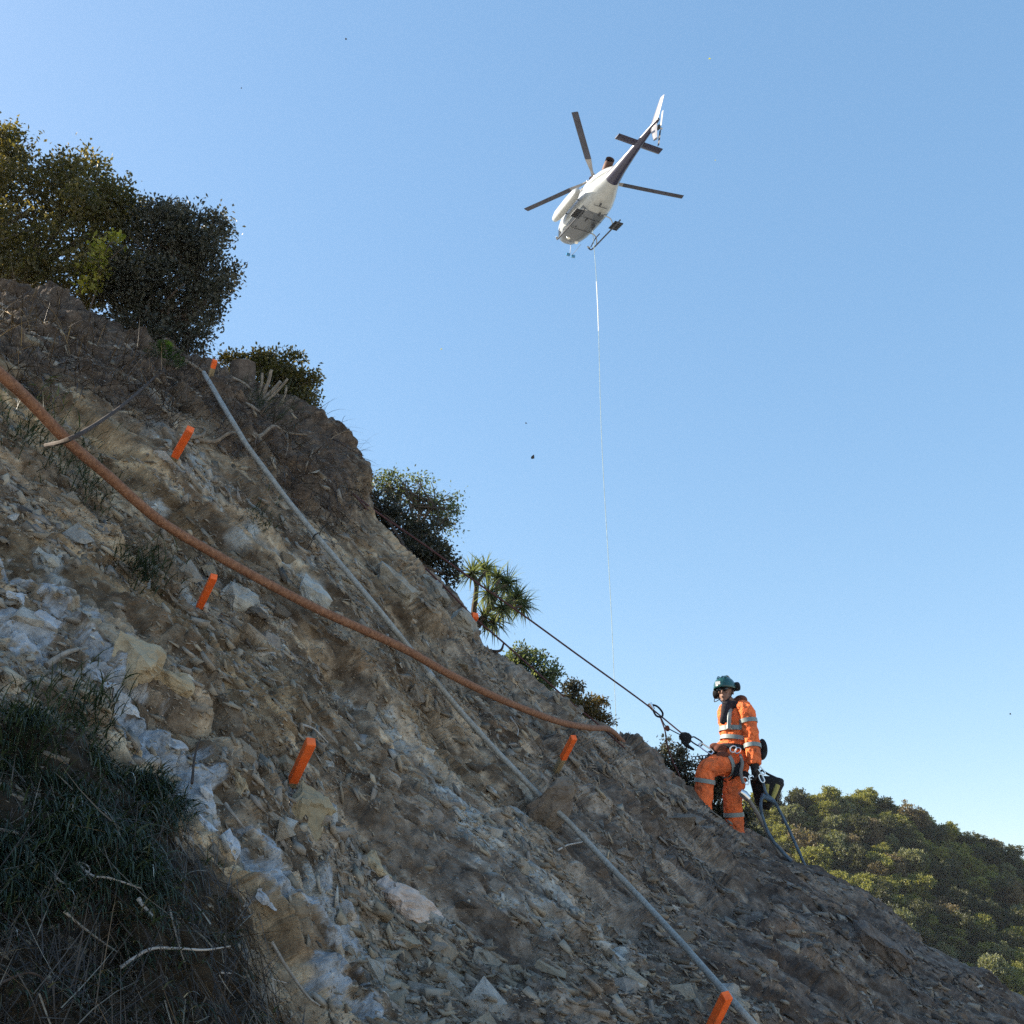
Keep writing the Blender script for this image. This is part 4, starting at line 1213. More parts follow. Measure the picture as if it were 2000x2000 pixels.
def loft(st, grow=0.0, krange=None, cap=True):
    mb = MB(); v = []
    for s in st: v += station(s, grow)
    f = []
    for i in range(len(st) - 1):
        for k in range(NA):
            if krange and not krange(i, k): continue
            f.append((i * NA + k, (i + 1) * NA + k, (i + 1) * NA + (k + 1) % NA, i * NA + (k + 1) % NA))
    if cap:
        f.append(tuple(range(NA))); f.append(tuple((len(st) - 1) * NA + k for k in range(NA - 1, -1, -1)))
    return mb.add(v, f)
st_f = interp_stations(FS, 4)
fus = loft(st_f).build('fuselage', m_white, heli, angle=50)
def patch(name, cond, mat, parent, grow=.006):
    mb = loft(st_f, grow, cond, False)
    used = sorted({i for f in mb.f for i in f}); mp = {o: n for n, o in enumerate(used)}
    mb.v, mb.f = [mb.v[i] for i in used], [tuple(mp[i] for i in f) for f in mb.f]
    o = mb.build(name, mat, parent)
    so = o.modifiers.new('solid', 'SOLIDIFY'); so.thickness = .012; so.offset = -1
    return o
X = [s[0] for s in st_f]
ang = lambda k: (k + .5) / NA * 360
patch('cabin_window', lambda i, k: 1.35 < X[i] < 2.35 and 8 < ang(k) < 58, m_glass, fus)
patch('cabin_window', lambda i, k: .2 < X[i] < 1.2 and 8 < ang(k) < 52, m_glass, fus)
patch('cabin_window', lambda i, k: 1.35 < X[i] < 2.35 and 122 < ang(k) < 172, m_glass, fus)
patch('cabin_window', lambda i, k: .2 < X[i] < 1.2 and 128 < ang(k) < 172, m_glass, fus)
patch('windscreen', lambda i, k: X[i] > 2.4 and X[i] < 3.35 and 15 < ang(k) < 165, m_glass, fus)
patch('chin_window', lambda i, k: 2.5 < X[i] < 3.3 and 322 < ang(k) < 350, m_glass, fus)
patch('chin_window', lambda i, k: 2.5 < X[i] < 3.3 and 190 < ang(k) < 218, m_glass, fus)
patch('belly_shade', lambda i, k: -.5 < X[i] < 3.2 and 215 < ang(k) < 325, m_belly_shade, fus, .004)  # grey skin that puts the shade under the fuselage into its colour
for xx, yy in ((2.35, .25), (2.55, -.35)):
    MB().tube([(xx, yy, -2.53), (xx, yy, -2.60)], [.11, .10], 14).build('landing_light', m_lamp, fus)
for xx, yy, ln in ((1.2, .4, .22), (.2, .2, .3), (-.6, -.2, .25), (.6, -.5, .14), (-1.3, .1, .2)):
    MB().box((xx, yy, -2.58 + (.1 if xx < -1 else 0)), (ln, .06, .10)).build('antenna', m_steel, fus, bevel=.01)
# seams of doors and hatches on the belly and flank
for (x0, y0, x1, y1) in ((1.25, -.92, 1.25, .92), (.05, -.92, .05, .92), (-1.1, -.6, -1.1, .6)):
    zz = -2.592 if x0 > -.5 else -2.46
    MB().box(((x0 + x1) / 2, 0, zz), (.03, abs(y1 - y0) * .7, .012)).build('panel_seam', m_steel, fus, smooth=False)
# engine and gearbox cowling
CW = [(1.35, -.95, -.88, .20, 2.2), (1.1, -1.0, -.70, .42, 2.4), (.5, -1.0, -.52, .55, 2.6), (-.2, -1.0, -.45, .58, 2.6), (-1.0, -1.05, -.47, .55, 2.5), (-1.7, -1.1, -.55, .46, 2.4), (-2.2, -1.15, -.66, .34, 2.2), (-2.75, -1.2, -.86, .16, 2.0)]
loft(interp_stations(CW, 3)).build('engine_cowling', m_white, heli, angle=50)
MB().box((.55, .56, -.72), (.7, .05, .2)).build('air_intake', m_steel, heli, bevel=.02)
ex_p = spline([(-1.75, .12, -.62), (-2.05, .16, -.48), (-2.4, .22, -.36)], 5)
MB().tube(ex_p, [.22] * len(ex_p), 18, False).build('exhaust_pipe', m_exh, heli).modifiers.new('s', 'SOLIDIFY').thickness = .02
MB().tube([(-2.02, .155, -.5), (-2.06, .16, -.49)], [.2, .2], 14).build('exhaust_core', m_steel, heli)
# tail boom: dark below, white above
BM = [(-2.40, -1.89, -1.0, .43, 2.1), (-3.2, -1.68, -1.0, .33, 2.05), (-4.4, -1.45, -1.0, .245, 2), (-5.6, -1.27, -.97, .175, 2), (-6.6, -1.14, -.93, .12, 2), (-7.15, -1.07, -.92, .07, 2)]
st_b = interp_stations(BM, 4)
boom = loft(st_b).build('tail_boom', m_finn, heli, angle=50)
mb = loft(st_b, .006, lambda i, k: 176 < ang(k) < 364 or ang(k) < 6, False)
used = sorted({i for f in mb.f for i in f}); mp = {o: n for n, o in enumerate(used)}
mb.v, mb.f = [mb.v[i] for i in used], [tuple(mp[i] for i in f) for f in mb.f]
mb.build('dark_underside', m_navy, boom)
def airfoil_slab(mb, root_le, root_te, tip_le, tip_te, th, thick_axis):
    """A tapered lifting surface between root and tip chords, thick_axis = direction of thickness."""
    ta = Vector(thick_axis); v = []
    for le, te in ((root_le, root_te), (tip_le, tip_te)):
        le, te = Vector(le), Vector(te)
        for t, h in ((0, 0), (.12, .8), (.35, 1), (.7, .6), (1, .08)):
            v.append(le.lerp(te, t) + ta * th * h / 2)
        for t, h in ((1, .08), (.7, .6), (.35, 1), (.12, .8)):
            v.append(le.lerp(te, t) - ta * th * h / 2)
    n = 9
    f = [tuple(range(n - 1, -1, -1)), tuple(range(n, 2 * n))]
    for k in range(n): f.append((k, (k + 1) % n, n + (k + 1) % n, n + k))
    return mb.add(v, f)
for s in (-1, 1):
    airfoil_slab(MB(), (-4.95, s * .15, -1.16), (-5.45, s * .15, -1.16), (-4.95, s * 1.27, -1.16), (-5.45, s * 1.27, -1.16), .07, (0, 0, 1)).build('horizontal_stabiliser', m_navy, heli)
airfoil_slab(MB(), (-6.25, 0, -.95), (-7.1, 0, -.95), (-7.2, 0, .12), (-7.62, 0, .12), .10, (0, 1, 0)).build('upper_fin', m_finn, heli)
airfoil_slab(MB(), (-6.35, 0, -1.1), (-7.0, 0, -1.1), (-6.75, 0, -2.02), (-7.1, 0, -2.02), .09, (0, 1, 0)).build('lower_fin', m_finn, heli)
MB().tube(spline([(-6.8, 0, -2.0), (-7.05, 0, -2.12), (-7.3, 0, -2.1)], 4), .018, 6).build('tail_skid', m_steel, heli)
# tail rotor at the right of the boom
tr_c = Vector((-6.62, -.42, -1.02))
hubt = MB().tube([(-6.62, -.08, -1.02), (-6.62, -.5, -1.02)], [.09, .06], 12).build('tail_rotor_hub', m_metal, heli)
MB().box((-6.62, -.3, -1.02), (.24, .12, .2)).build('gearbox', m_steel, hubt, bevel=.02)
for s in (-1, 1):
    dv = Vector((-.14 * s, 0, s)).normalized(); ch = Vector((0, 0, 1)).cross(Vector((0, 1, 0))); ch = dv.cross(Vector((0, 1, 0))).normalized()
    a0, a1 = tr_c + dv * .12, tr_c + dv * .95
    airfoil_slab(MB(), a0 + ch * .09, a0 - ch * .09, a1 + ch * .09, a1 - ch * .09, .025, (0, 1, 0)).build('tail_rotor_blade', m_white if s > 0 else m_blade, heli)
# main rotor
mast = MB().tube([(0, 0, -.55), (0, 0, .02)], [.13, .10], 14).build('rotor_mast', m_metal, heli)
hub = MB().tube([(0, 0, -.07), (0, 0, .05)], [.30, .26], 6).build('rotor_hub', m_exh, heli)
MB().tube([(0, 0, .05), (0, 0, .14)], [.16, .05], 12).build('hub_cap', m_steel, hub)
MB().tube([(0, 0, -.38), (0, 0, -.30)], [.27, .27], 18).build('swashplate', m_metal, mast)
for k in range(3):
    a = 2.484 + k * 2 * math.pi / 3
    e = Vector((math.cos(a), math.sin(a), 0)); t = Vector((-math.sin(a), math.cos(a), 0))
    z = lambda r: .2 * (r / 5.345) ** 1.3
    def P(r, c): return e * r + t * c + Vector((0, 0, z(r)))
    bl = MB()
    for r0, r1, c0, c1 in ((1.7, 3.0, .175, .175), (3.0, 4.2, .175, .175), (4.2, 5.345, .175, .175)):
        airfoil_slab(bl, P(r0, c0), P(r0, -c0), P(r1, c1), P(r1, -c1), .042, (0, 0, 1))
    blade = bl.build('rotor_blade', m_blade, heli)
    rt = MB(); airfoil_slab(rt, P(.75, .08), P(.75, -.08), P(1.72, .175), P(1.72, -.175), .05, (0, 0, 1))
    airfoil_slab(rt, P(.2, .09), P(.2, -.09), P(.8, .08), P(.8, -.08), .08, (0, 0, 1))
    rt.build('blade_root', m_bladel, blade)
    lk = e * .45 + t * .12
    MB().tube([lk + Vector((0, 0, .02)), e * .27 + t * .05 + Vector((0, 0, -.34))], .018, 6).build('pitch_link', m_metal, hub)
# skids, cross tubes, steps
for s in (-1, 1):
    pth = spline([(2.28, s * 1.0, -2.83), (2.1, s * 1.05, -3.05), (1.75, s * 1.07, -3.13), (.4, s * 1.07, -3.14), (-1.2, s * 1.07, -3.14), (-1.45, s * 1.07, -3.12)], 6)
    sk = MB().tube(pth, .042, 10).build('skid', m_steel, heli)
    MB().tube([(2.22, s * 1.01, -2.88), (2.36, s * .99, -2.74)], [.07, .05], 10).build('skid_tip', m_white, sk)
    MB().tube(spline([(1.95, s * 1.0, -2.98), (1.3, s * .93, -2.83), (.75, s * .93, -2.80)], 4), .03, 8).build('footstep_tube', m_steel, sk)
    st_ = MB()
    st_.box((-.75, s * 1.17, -3.06), (.80, .50, .035))
    for q in range(5): st_.box((-1.08 + q * .165, s * 1.17, -3.09), (.03, .5, .05))
    st_.build('step_plate', m_steel, sk, smooth=False)
    for x_, yb in ((1.35, .55), (-.55, .5)):
        MB().tube(spline([(x_, s * yb, -2.52), (x_, s * .88, -2.56), (x_, s * 1.04, -2.80), (x_, s * 1.07, -3.13)], 6), .035, 8).build('cross_tube', m_white, heli)
# pod hung on the left flank
pd = [(2.05, -1.98, -1.92, .04, 2.2), (1.9, -2.12, -1.72, .17, 2.4), (1.5, -2.2, -1.58, .23, 2.8), (.2, -2.2, -1.55, .24, 3), (-.7, -2.16, -1.58, .22, 2.8), (-1.05, -2.02, -1.68, .14, 2.4), (-1.15, -1.9, -1.8, .04, 2.2)]
pod = loft(interp_stations(pd, 3)).build('side_pod', m_white, heli, angle=50)
pod.location = (.1, 1.33, .05)
for x_ in (1.3, -.2):
    MB().tube([(x_, .9, -1.8), (x_, 1.2, -1.82)], .03, 8).build('pod_strut', m_steel, heli)
# mirror on a strut under the nose, cargo hook
mir = MB().tube(spline([(3.1, -.25, -2.42), (3.35, -.35, -2.75), (3.5, -.42, -2.86)], 4), .014, 6).tube(spline([(2.9, -.8, -2.35), (3.25, -.6, -2.72), (3.5, -.5, -2.86)], 4), .012, 6).build('mirror_strut', m_metal, heli)
MB().box((3.5, -.3, -2.86), (.12, .22, .16)).build('mirror', m_bglass, mir, bevel=.02)
MB().box((3.5, -.62, -2.88), (.12, .22, .16)).build('mirror', m_bglass, mir, bevel=.02)
hook = MB().box((.35, -.30, -2.75), (.22, .14, .22)).tube([(.35, -.30, -2.86), (.35, -.30, -3.0)], .03, 8).build('cargo_hook', m_steel, heli, bevel=.02)
hp = HELI_T + HELI_M @ Vector((.35, -.30, -3.0))
# long line down behind the slope: plumb
m_line = speckle_mat('synthetic_line', (.42, .50, .48), .3, 6, .7, bstr=0)
end = at(1204, 1425, 1.0); k_ = hp.y / end.y
bot = Vector((end.x * k_, hp.y, end.z * k_))
lp = [hp.lerp(bot, t) + Vector((.10 * math.sin(t * 9) * (1 - t), 0, 0)) for t in np.linspace(0, 1.05, 60)]
line = MB().tube(lp, .016, 6).build('long_line', m_line)
tag(line, 'thin pale line hanging plumb from the helicopter down behind the crest', 'line')
m_sleeve = speckle_mat('white_sleeve', (.8, .8, .78), .1, 6, .6, bstr=0)
MB().tube([hp.lerp(bot, t) + Vector((.10 * math.sin(t * 9) * (1 - t), 0, 0)) for t in np.linspace(.125, .24, 12)], .026, 8).build('line_sleeve', m_sleeve, line)

# ------------------------------------------------------------------ worker
YW = 10.75 * (math.cos(PITCH) + .325 * math.sin(PITCH))
def wp(px, py, dy=0.0):
    b = (1000.0 - py) / 2000.0
    d = (YW + dy) / (math.cos(PITCH) - b * math.sin(PITCH))
    return at(px, py, d)
K = 2000 / 11.0                                    # pixels in a metre at the worker
def rad(px): return px / K

def remeshed(name, mb, mat, parent, vox=.012, smooth_it=6, factor=.5):
    me = bpy.data.meshes.new(name)
    me.from_pydata(mb.v, [], mb.f); me.update()
    o = link(name, me, mat, parent)
    r = o.modifiers.new('remesh', 'REMESH'); r.mode = 'VOXEL'; r.voxel_size = vox; r.use_smooth_shade = True
    s = o.modifiers.new('smooth', 'SMOOTH'); s.factor = factor; s.iterations = smooth_it
    return o
def chain(mb, pts, n=16):
    """pts: (point, rx, ry) along a limb; elliptical sections, rx across the picture and ry in depth."""
    v, f = [], []
    P = [Vector(p[0]) for p in pts]
    for i, (p, rx, ry) in enumerate(pts):
        t = (P[min(i + 1, len(P) - 1)] - P[max(i - 1, 0)]).normalized()
        dp = Vector((0, 1, 0)); dp = (dp - t * dp.dot(t)); dp = dp.normalized() if dp.length > .2 else Vector((0, 0, 1))
        s = t.cross(dp).normalized(); dp = s.cross(t)
        for k in range(n):
            a = 2 * math.pi * k / n
            v.append(Vector(p) + s * math.cos(a) * rx + dp * math.sin(a) * ry)
    for i in range(len(pts) - 1):
        for k in range(n): f.append((i * n + k, i * n + (k + 1) % n, (i + 1) * n + (k + 1) % n, (i + 1) * n + k))
    f.append(tuple(range(n - 1, -1, -1))); f.append(tuple((len(pts) - 1) * n + k for k in range(n)))
    return mb.add(v, f)
def interp_chain(pts, n=4):
    P = spline([p[0] for p in pts], n); out = []
    for i, p in enumerate(P):
        q = i / n; a = min(int(q), len(pts) - 2); t = q - a
        out.append((p, pts[a][1] * (1 - t) + pts[a + 1][1] * t, pts[a][2] * (1 - t) + pts[a + 1][2] * t))
    return out
def ball(mb, c, rx, ry, rz, n=16, m=10, rot=None):
    v, f = [], []
    c = Vector(c)
    for i in range(m + 1):
        th = math.pi * i / m
        for k in range(n):
            a = 2 * math.pi * k / n
            q = Vector((math.sin(th) * math.cos(a) * rx, math.sin(th) * math.sin(a) * ry, math.cos(th) * rz))
            v.append(c + (rot @ q if rot is not None else q))
    for i in range(m):
        for k in range(n): f.append((i * n + k, (i + 1) * n + k, (i + 1) * n + (k + 1) % n, i * n + (k + 1) % n))
    return mb.add(v, f)

m_skin = speckle_mat('skin', (.27, .155, .115), .3, 40, .55, bstr=.1, bdist=.002)
m_suit = new_mat('orange_workwear', .85, spec=.15)
n_a, n_b, n_c = noise(m_suit, 6, 6, .7), noise(m_suit, 18, 4, .6), noise(m_suit, 11, 3, .5, dist=1.2)
sc_ = ramp(m_suit, n_b, [(.3, (.82, .15, .045)), (.6, (1.0, .215, .07))])
setc(m_suit, mixc(m_suit, ramp(m_suit, n_a, [(.46, (0, 0, 0)), (.68, (.85, .85, .85))]), sc_, (.22, .085, .05)), None, bump(m_suit, n_c, 1.0, .05))
m_band = speckle_mat('reflective_tape', (.22, .26, .26), .2, 25, .5, .5, bstr=.1)
m_strap = speckle_mat('harness_webbing', (.022, .023, .028), .4, 40, .85)
m_glove = speckle_mat('dark_glove', (.035, .030, .028), .4, 30, .85)
m_boot = speckle_mat('dark_boot', (.028, .024, .022), .4, 30, .7)
m_helm = paint('green_helmet', (.012, .085, .085), .3, .6, 9)
m_brown = speckle_mat('brown_hood', (.16, .055, .035), .4, 20, .9)
m_scarf = speckle_mat('dark_scarf', (.035, .030, .035), .4, 30, .9)
m_yell = speckle_mat('yellow_canvas', (.38, .33, .11), .35, 12, .9)
m_canv = speckle_mat('black_canvas', (.020, .020, .022), .4, 16, .9)
m_chrome = new_mat('polished_steel', .25, (.75, .75, .76), 1.0, .5)
m_blue = speckle_mat('blue_grey_hose', (.09, .14, .20), .5, 14, .6)
m_hose = speckle_mat('grey_hose', (.22, .21, .20), .35, 14, .7)
m_rope = new_mat('red_rope', .9, spec=.1)
w_ = N(m_rope, 'TexWave'); w_.inputs['Scale'].default_value = 60; L(m_rope, N(m_rope, 'TexCoord').outputs['Object'], w_.inputs['Vector'])
setc(m_rope, ramp(m_rope, w_.outputs[1], [(.3, (.055, .030, .034)), (.7, (.12, .060, .058))]))

# the body: one continuous figure
hc = wp(1416, 1352, -.02)
bd = MB()
faceq = Quaternion((0, 0, 1), R(-28))               # face turned to picture left and the viewer
frot = faceq.to_matrix()
def hd(x, y, z): return hc + frot @ Vector((x, y, z)) * 1.09   # head space: -y is the face
ball(bd, hd(0, .012, .03), .076, .094, .100)
ball(bd, hd(0, -.028, -.045), .056, .062, .070)
ball(bd, hd(0, -.058, -.092), .030, .026, .022)                # chin
chain(bd, [(hd(0, -.086, .015), .009, .010), (hd(0, -.104, -.022), .014, .014), (hd(0, -.092, -.034), .016, .010)], 10)   # nose
ball(bd, hd(0, -.082, -.058), .024, .010, .006); ball(bd, hd(0, -.080, -.068), .021, .010, .006)     # lips
for s in (-1, 1):
    ball(bd, hd(s * .034, -.072, -.012), .018, .014, .016)      # cheek
    ball(bd, hd(s * .079, .012, -.01), .010, .018, .030)        # ear
    ball(bd, hd(s * .03, -.078, .030), .022, .012, .008)        # brow
neck0 = wp(1428, 1374, .02)
chain(bd, interp_chain([(hd(0, .015, -.05), .05, .055), (neck0, .055, .06), (wp(1432, 1388, .02), .08, .08)]))
chain(bd, interp_chain([(wp(1434, 1384, .02), .11, .09), (wp(1436, 1404, .02), .15, .12), (wp(1436, 1440, .02), .13, .115), (wp(1434, 1465, .02), .12, .11), (wp(1432, 1490, .02), .14, .12)]))
SHN, ELN, WRN = wp(1457, 1386, -.14), wp(1468, 1441, -.16), wp(1474, 1497, -.20)      # near arm
SHF, ELF, WRF = wp(1416, 1390, .16), wp(1420, 1448, .20), wp(1400, 1470, -.04)        # far arm
KNF, ANF = wp(1379, 1503, -.16), wp(1371, 1580, -.10)                                 # bent leg
KNN, ANN = wp(1430, 1556, .02), wp(1438, 1640, .10)                                   # straight leg
chain(bd, interp_chain([(SHN, .055, .055), (SHN.lerp(ELN, .5), .048, .048), (ELN, .04, .04), (ELN.lerp(WRN, .4), .04, .04), (WRN, .028, .028)]))
chain(bd, interp_chain([(wp(1430, 1386, .1), .06, .06), (SHF, .055, .055), (ELF, .042, .042), (ELF.lerp(WRF, .5), .038, .038), (WRF, .028, .028)]))
chain(bd, interp_chain([(wp(1424, 1490, 0), .09, .09), (wp(1402, 1494, -.10), .078, .078), (KNF, .06, .06), (KNF.lerp(ANF, .4), .058, .058), (ANF, .04, .04)]))
chain(bd, interp_chain([(wp(1438, 1490, .04), .09, .09), (wp(1433, 1525, .03), .075, .075), (KNN, .058, .058), (KNN.lerp(ANN, .4), .055, .055), (ANN, .04, .04)]))
def hand_shape(mb, wrist, dirv, palmn, sidev, curl, scale=1.0, thumb_s=1):
    """Palm and five bent fingers. dirv: along the hand; palmn: out of the palm; sidev: towards the index finger."""
    d, n_, s = Vector(dirv).normalized(), Vector(palmn).normalized(), Vector(sidev).normalized()
    S = .095 * scale
    chain(mb, [(wrist - d * .02, .028, .022), (wrist + d * S * .5, .042, .018), (wrist + d * S, .044, .016)], 12)
    for i, (o_, ln) in enumerate(((.033, .072), (.011, .080), (-.011, .074), (-.032, .058))):
        p = wrist + d * S * .95 + s * o_; dd_ = d.copy(); pts = [(p, .0105, .0105)]
        for q in range(3):
            ang_ = curl * (.6 + .35 * q)
            dd_ = (Quaternion(d.cross(n_).normalized(), ang_) @ dd_)
            p = p + dd_ * ln * (.42, .33, .25)[q] * scale; pts.append((p, .0098 - .0012 * q, .0098 - .0012 * q))
        chain(mb, pts, 8)
    p = wrist + d * S * .3 + s * .036; dd_ = (d * .6 + s * .7 + n_ * .35).normalized()
    pts = [(p, .014, .014), (p + dd_ * .035 * scale, .0125, .0125)]
    dd_ = (dd_ + d * .4 + n_ * .5 - s * .3).normalized()
    pts.append((pts[-1][0] + dd_ * .035 * scale, .010, .010)); chain(mb, pts, 8)
# hands inside their gloves belong to the same skin
hand_shape(bd, WRN, (.05, -.1, -1), (-1, -.2, 0), (0, -1, .1), .55)
hand_shape(bd, WRF, (-.8, -.3, -.35), (.1, .3, -1), (-.3, -.9, .3), .75)
person = remeshed('person', bd, m_skin, None, .0075, 3, .4)
tag(person, 'worker in orange reflective overalls and green helmet leaning on a rope', 'person')

# overalls
ov = MB()
chain(ov, interp_chain([(wp(1434, 1380, .02), .10, .09), (wp(1437, 1389, .02), .175, .12), (wp(1439, 1404, .02), .195, .145), (wp(1440, 1430, .02), .185, .15), (wp(1439, 1452, .02), .165, .145), (wp(1436, 1470, .02), .165, .15), (wp(1430, 1492, .01), .19, .16), (wp(1430, 1508, .02), .15, .14)]))
chain(ov, interp_chain([(wp(1448, 1380, -.08), .07, .08), (SHN, .090, .085), (SHN.lerp(ELN, .5), .088, .082), (ELN, .082, .080), (ELN.lerp(WRN, .5), .080, .075), (wp(1474, 1494, -.20), .074, .068)]))
chain(ov, interp_chain([(wp(1426, 1384, .1), .08, .08), (SHF, .085, .085), (ELF, .075, .075), (ELF.lerp(WRF, .5), .066, .066), (ELF.lerp(WRF, .9), .06, .06)]))
chain(ov, interp_chain([(wp(1426, 1492, 0), .125, .13), (wp(1404, 1494, -.10), .115, .12), (KNF + Vector((.01, .02, .0)), .105, .115), (KNF.lerp(ANF, .35), .100, .100), (KNF.lerp(ANF, .75), .100, .10), (ANF, .098, .10)]))
chain(ov, interp_chain([(wp(1440, 1495, .04), .125, .13), (wp(1435, 1528, .03), .115, .115), (KNN, .105, .10), (KNN.lerp(ANN, .5), .096, .095), (ANN, .092, .095)]))
overalls = remeshed('overalls', ov, m_suit, person, .011, 5, .5)
_t = bpy.data.textures.new('cloth_folds', 'CLOUDS'); _t.noise_scale = .06; _t.noise_depth = 3
dm = overalls.modifiers.new('folds', 'DISPLACE'); dm.texture = _t; dm.strength = .03; dm.mid_level = .5; dm.texture_coords = 'LOCAL'
def band(c, axis_to, rx, ry, h, name='reflective_band', mat=None):
    """A strip of tape round a limb at c, the limb running towards axis_to."""
    c, t = Vector(c), (Vector(axis_to) - Vector(c)).normalized()
    v, f = [], []
    dp = Vector((0, 1, 0)); dp = dp - t * dp.dot(t); dp = dp.normalized() if dp.length > .2 else Vector((0, 0, 1)); s = t.cross(dp).normalized(); dp = s.cross(t)
    n = 28
    for k in range(n):
        a = 2 * math.pi * k / n
        o_ = s * math.cos(a); e_ = dp * math.sin(a)
        for z_, g in ((-h / 2, -.004), (-h / 2, 0.004), (h / 2, 0.004), (h / 2, -.004)):
            v.append(c + o_ * (rx + g) + e_ * (ry + g) + t * z_)
    for k in range(n):
        a, b = k * 4, ((k + 1) % n) * 4
        for q in range(4): f.append((a + q, b + q, b + (q + 1) % 4, a + (q + 1) % 4))
    return MB().add(v, f).build(name, mat or m_band, person)
band(SHN.lerp(ELN, .42), ELN, .095, .089, .045)
band(ELN.lerp(WRN, .30), WRN, .089, .085, .045)
band(wp(1440, 1427, .02), wp(1440, 1400, .02), .196, .162, .05)
band(wp(1440, 1446, .02), wp(1442, 1425, .02), .186, .160, .045)
band(KNF.lerp(ANF, .30), ANF, .108, .108, .045)
band(KNN.lerp(ANN, .42), ANN, .104, .102, .045)
band(wp(1416, 1494, -.05), KNF, .132, .138, .045)
# vertical tape over the chest
for x_, e_ in ((1424, -.118), (1449, -.105)):
    vb = [wp(x_ + 2, 1386, e_ + .02), wp(x_, 1400, e_ - .02), wp(x_ - 1, 1424, e_ - .03)]
    MB().tube(spline(vb, 4), [.028] * 9, 8, flat=1.0).build('chest_tape', m_band, person)
# hood / collar and scarf
cm = MB()
chain(cm, interp_chain([(wp(1430, 1376, .03), .10, .09), (wp(1434, 1384, .03), .13, .12), (wp(1436, 1392, .03), .15, .13)]))
ball(cm, wp(1447, 1368, .05), .075, .085, .06); ball(cm, wp(1438, 1374, .06), .085, .085, .06)
remeshed('hood', cm, m_brown, person, .012, 4)
sm = MB()
chain(sm, interp_chain([(wp(1424, 1374, -.05), .075, .06), (wp(1420, 1384, -.085), .070, .045), (wp(1416, 1396, -.110), .050, .035), (wp(1412, 1408, -.125), .040, .028), (wp(1409, 1414, -.12), .025, .02)]))
ball(sm, wp(1427, 1375, -.02), .095, .09, .035); ball(sm, wp(1438, 1380, -.07), .06, .05, .03)
remeshed('scarf', sm, m_scarf, person, .010, 4)
# helmet
hm = MB(); v, f = [], []
nn_, mm_ = 28, 10
for i in range(mm_ + 1):
    th = (math.pi * .56) * i / mm_
    for k in range(nn_):
        a = 2 * math.pi * k / nn_
        br_ = 1 + (.05 if i == mm_ else 0)
        v.append(hd(math.sin(th) * math.cos(a) * .112 * br_, .008 + math.sin(th) * math.sin(a) * .140 * br_, .048 + math.cos(th) * .115))
for i in range(mm_):
    for k in range(nn_): f.append((i * nn_ + k, (i + 1) * nn_ + k, (i + 1) * nn_ + (k + 1) % nn_, i * nn_ + (k + 1) % nn_))
helmet = hm.add(v, f).build('helmet', m_helm, person)
so = helmet.modifiers.new('s', 'SOLIDIFY'); so.thickness = .008
for q in (-.04, 0, .04):
    MB().tube(spline([hd(q, -.10, .125), hd(q * 1.1, -.04, .158), hd(q * 1.1, .05, .158), hd(q, .115, .125)], 4), .007, 6).build('helmet_rib', m_helm, helmet)
MB().box(hd(-.03, -.128, .07), (.055, .006, .035), frot).build('sticker', m_sleeve, helmet)
MB().box(hd(0, .05, .168), (.05, .09, .012), frot).build('vent', m_canv, helmet)
# chin straps, ear muffs, microphone, glasses
for s in (-1, 1):
    MB().tube(spline([hd(s * .085, -.01, .03), hd(s * .07, -.03, -.05), hd(s * .02, -.07, -.115)], 5), .006, 6).build('chin_strap', m_strap, helmet)
def muff(c, ax, r):
    em = MB(); c = Vector(c); ax = Vector(ax).normalized()
    em.tube([c - ax * .028, c - ax * .018, c + ax * .012, c + ax * .026, c + ax * .032], [r * .8, r, r, r * .85, r * .5], 18)
    o = em.build('ear_muff', m_canv, person)
    MB().ring(c - ax * .03, r * .72, .013, ax, 18, 8).build('cushion', m_strap, o)
    return o
lft, rgt = frot @ Vector((-1, 0, 0)), frot @ Vector((1, 0, 0))
mu = muff(hd(-.095, .0, -.012), lft, .050)
muff(hd(.118, .045, .055), rgt, .050)
MB().tube(spline([hd(-.11, -.01, -.05), hd(-.10, -.06, -.10), hd(-.04, -.115, -.100), hd(-.02, -.118, -.085)], 5), .005, 6).build('microphone_boom', m_strap, mu)
MB().tube(spline([hd(-.105, 0, .02), hd(-.115, .02, .07), hd(-.10, .03, .10)], 4), .006, 6).build('muff_arm', m_strap, mu)
for s in (-1, 1):
    lens_ = MB(); ball(lens_, hd(s * .033, -.088, .012), .031, .014, .020, rot=frot); lens_.build('sunglasses_lens', m_glass, person)
MB().tube(spline([hd(-.075, -.03, .018), hd(-.055, -.088, .022), hd(0, -.102, .020), hd(.055, -.088, .022), hd(.075, -.03, .018)], 4), .005, 6).build('sunglasses_frame', m_strap, person)
# gloves
for wr, dv, pn, sd_, cu in ((WRN, (.05, -.1, -1), (-1, -.2, 0), (0, -1, .1), .55), (WRF, (-.8, -.3, -.35), (.1, .3, -1), (-.3, -.9, .3), .75)):
    gm2 = MB(); hand_shape(gm2, wr, dv, pn, sd_, cu)
    dvn = Vector(dv).normalized()
    chain(gm2, [(wr - dvn * .06, .05, .05), (wr - dvn * .01, .044, .040), (wr + dvn * .03, .042, .030)], 12)
    go = remeshed('glove', gm2, m_glove, person, .006, 2, .4)
    dmod = go.modifiers.new('grow', 'DISPLACE'); dmod.strength = .006; dmod.mid_level = 0
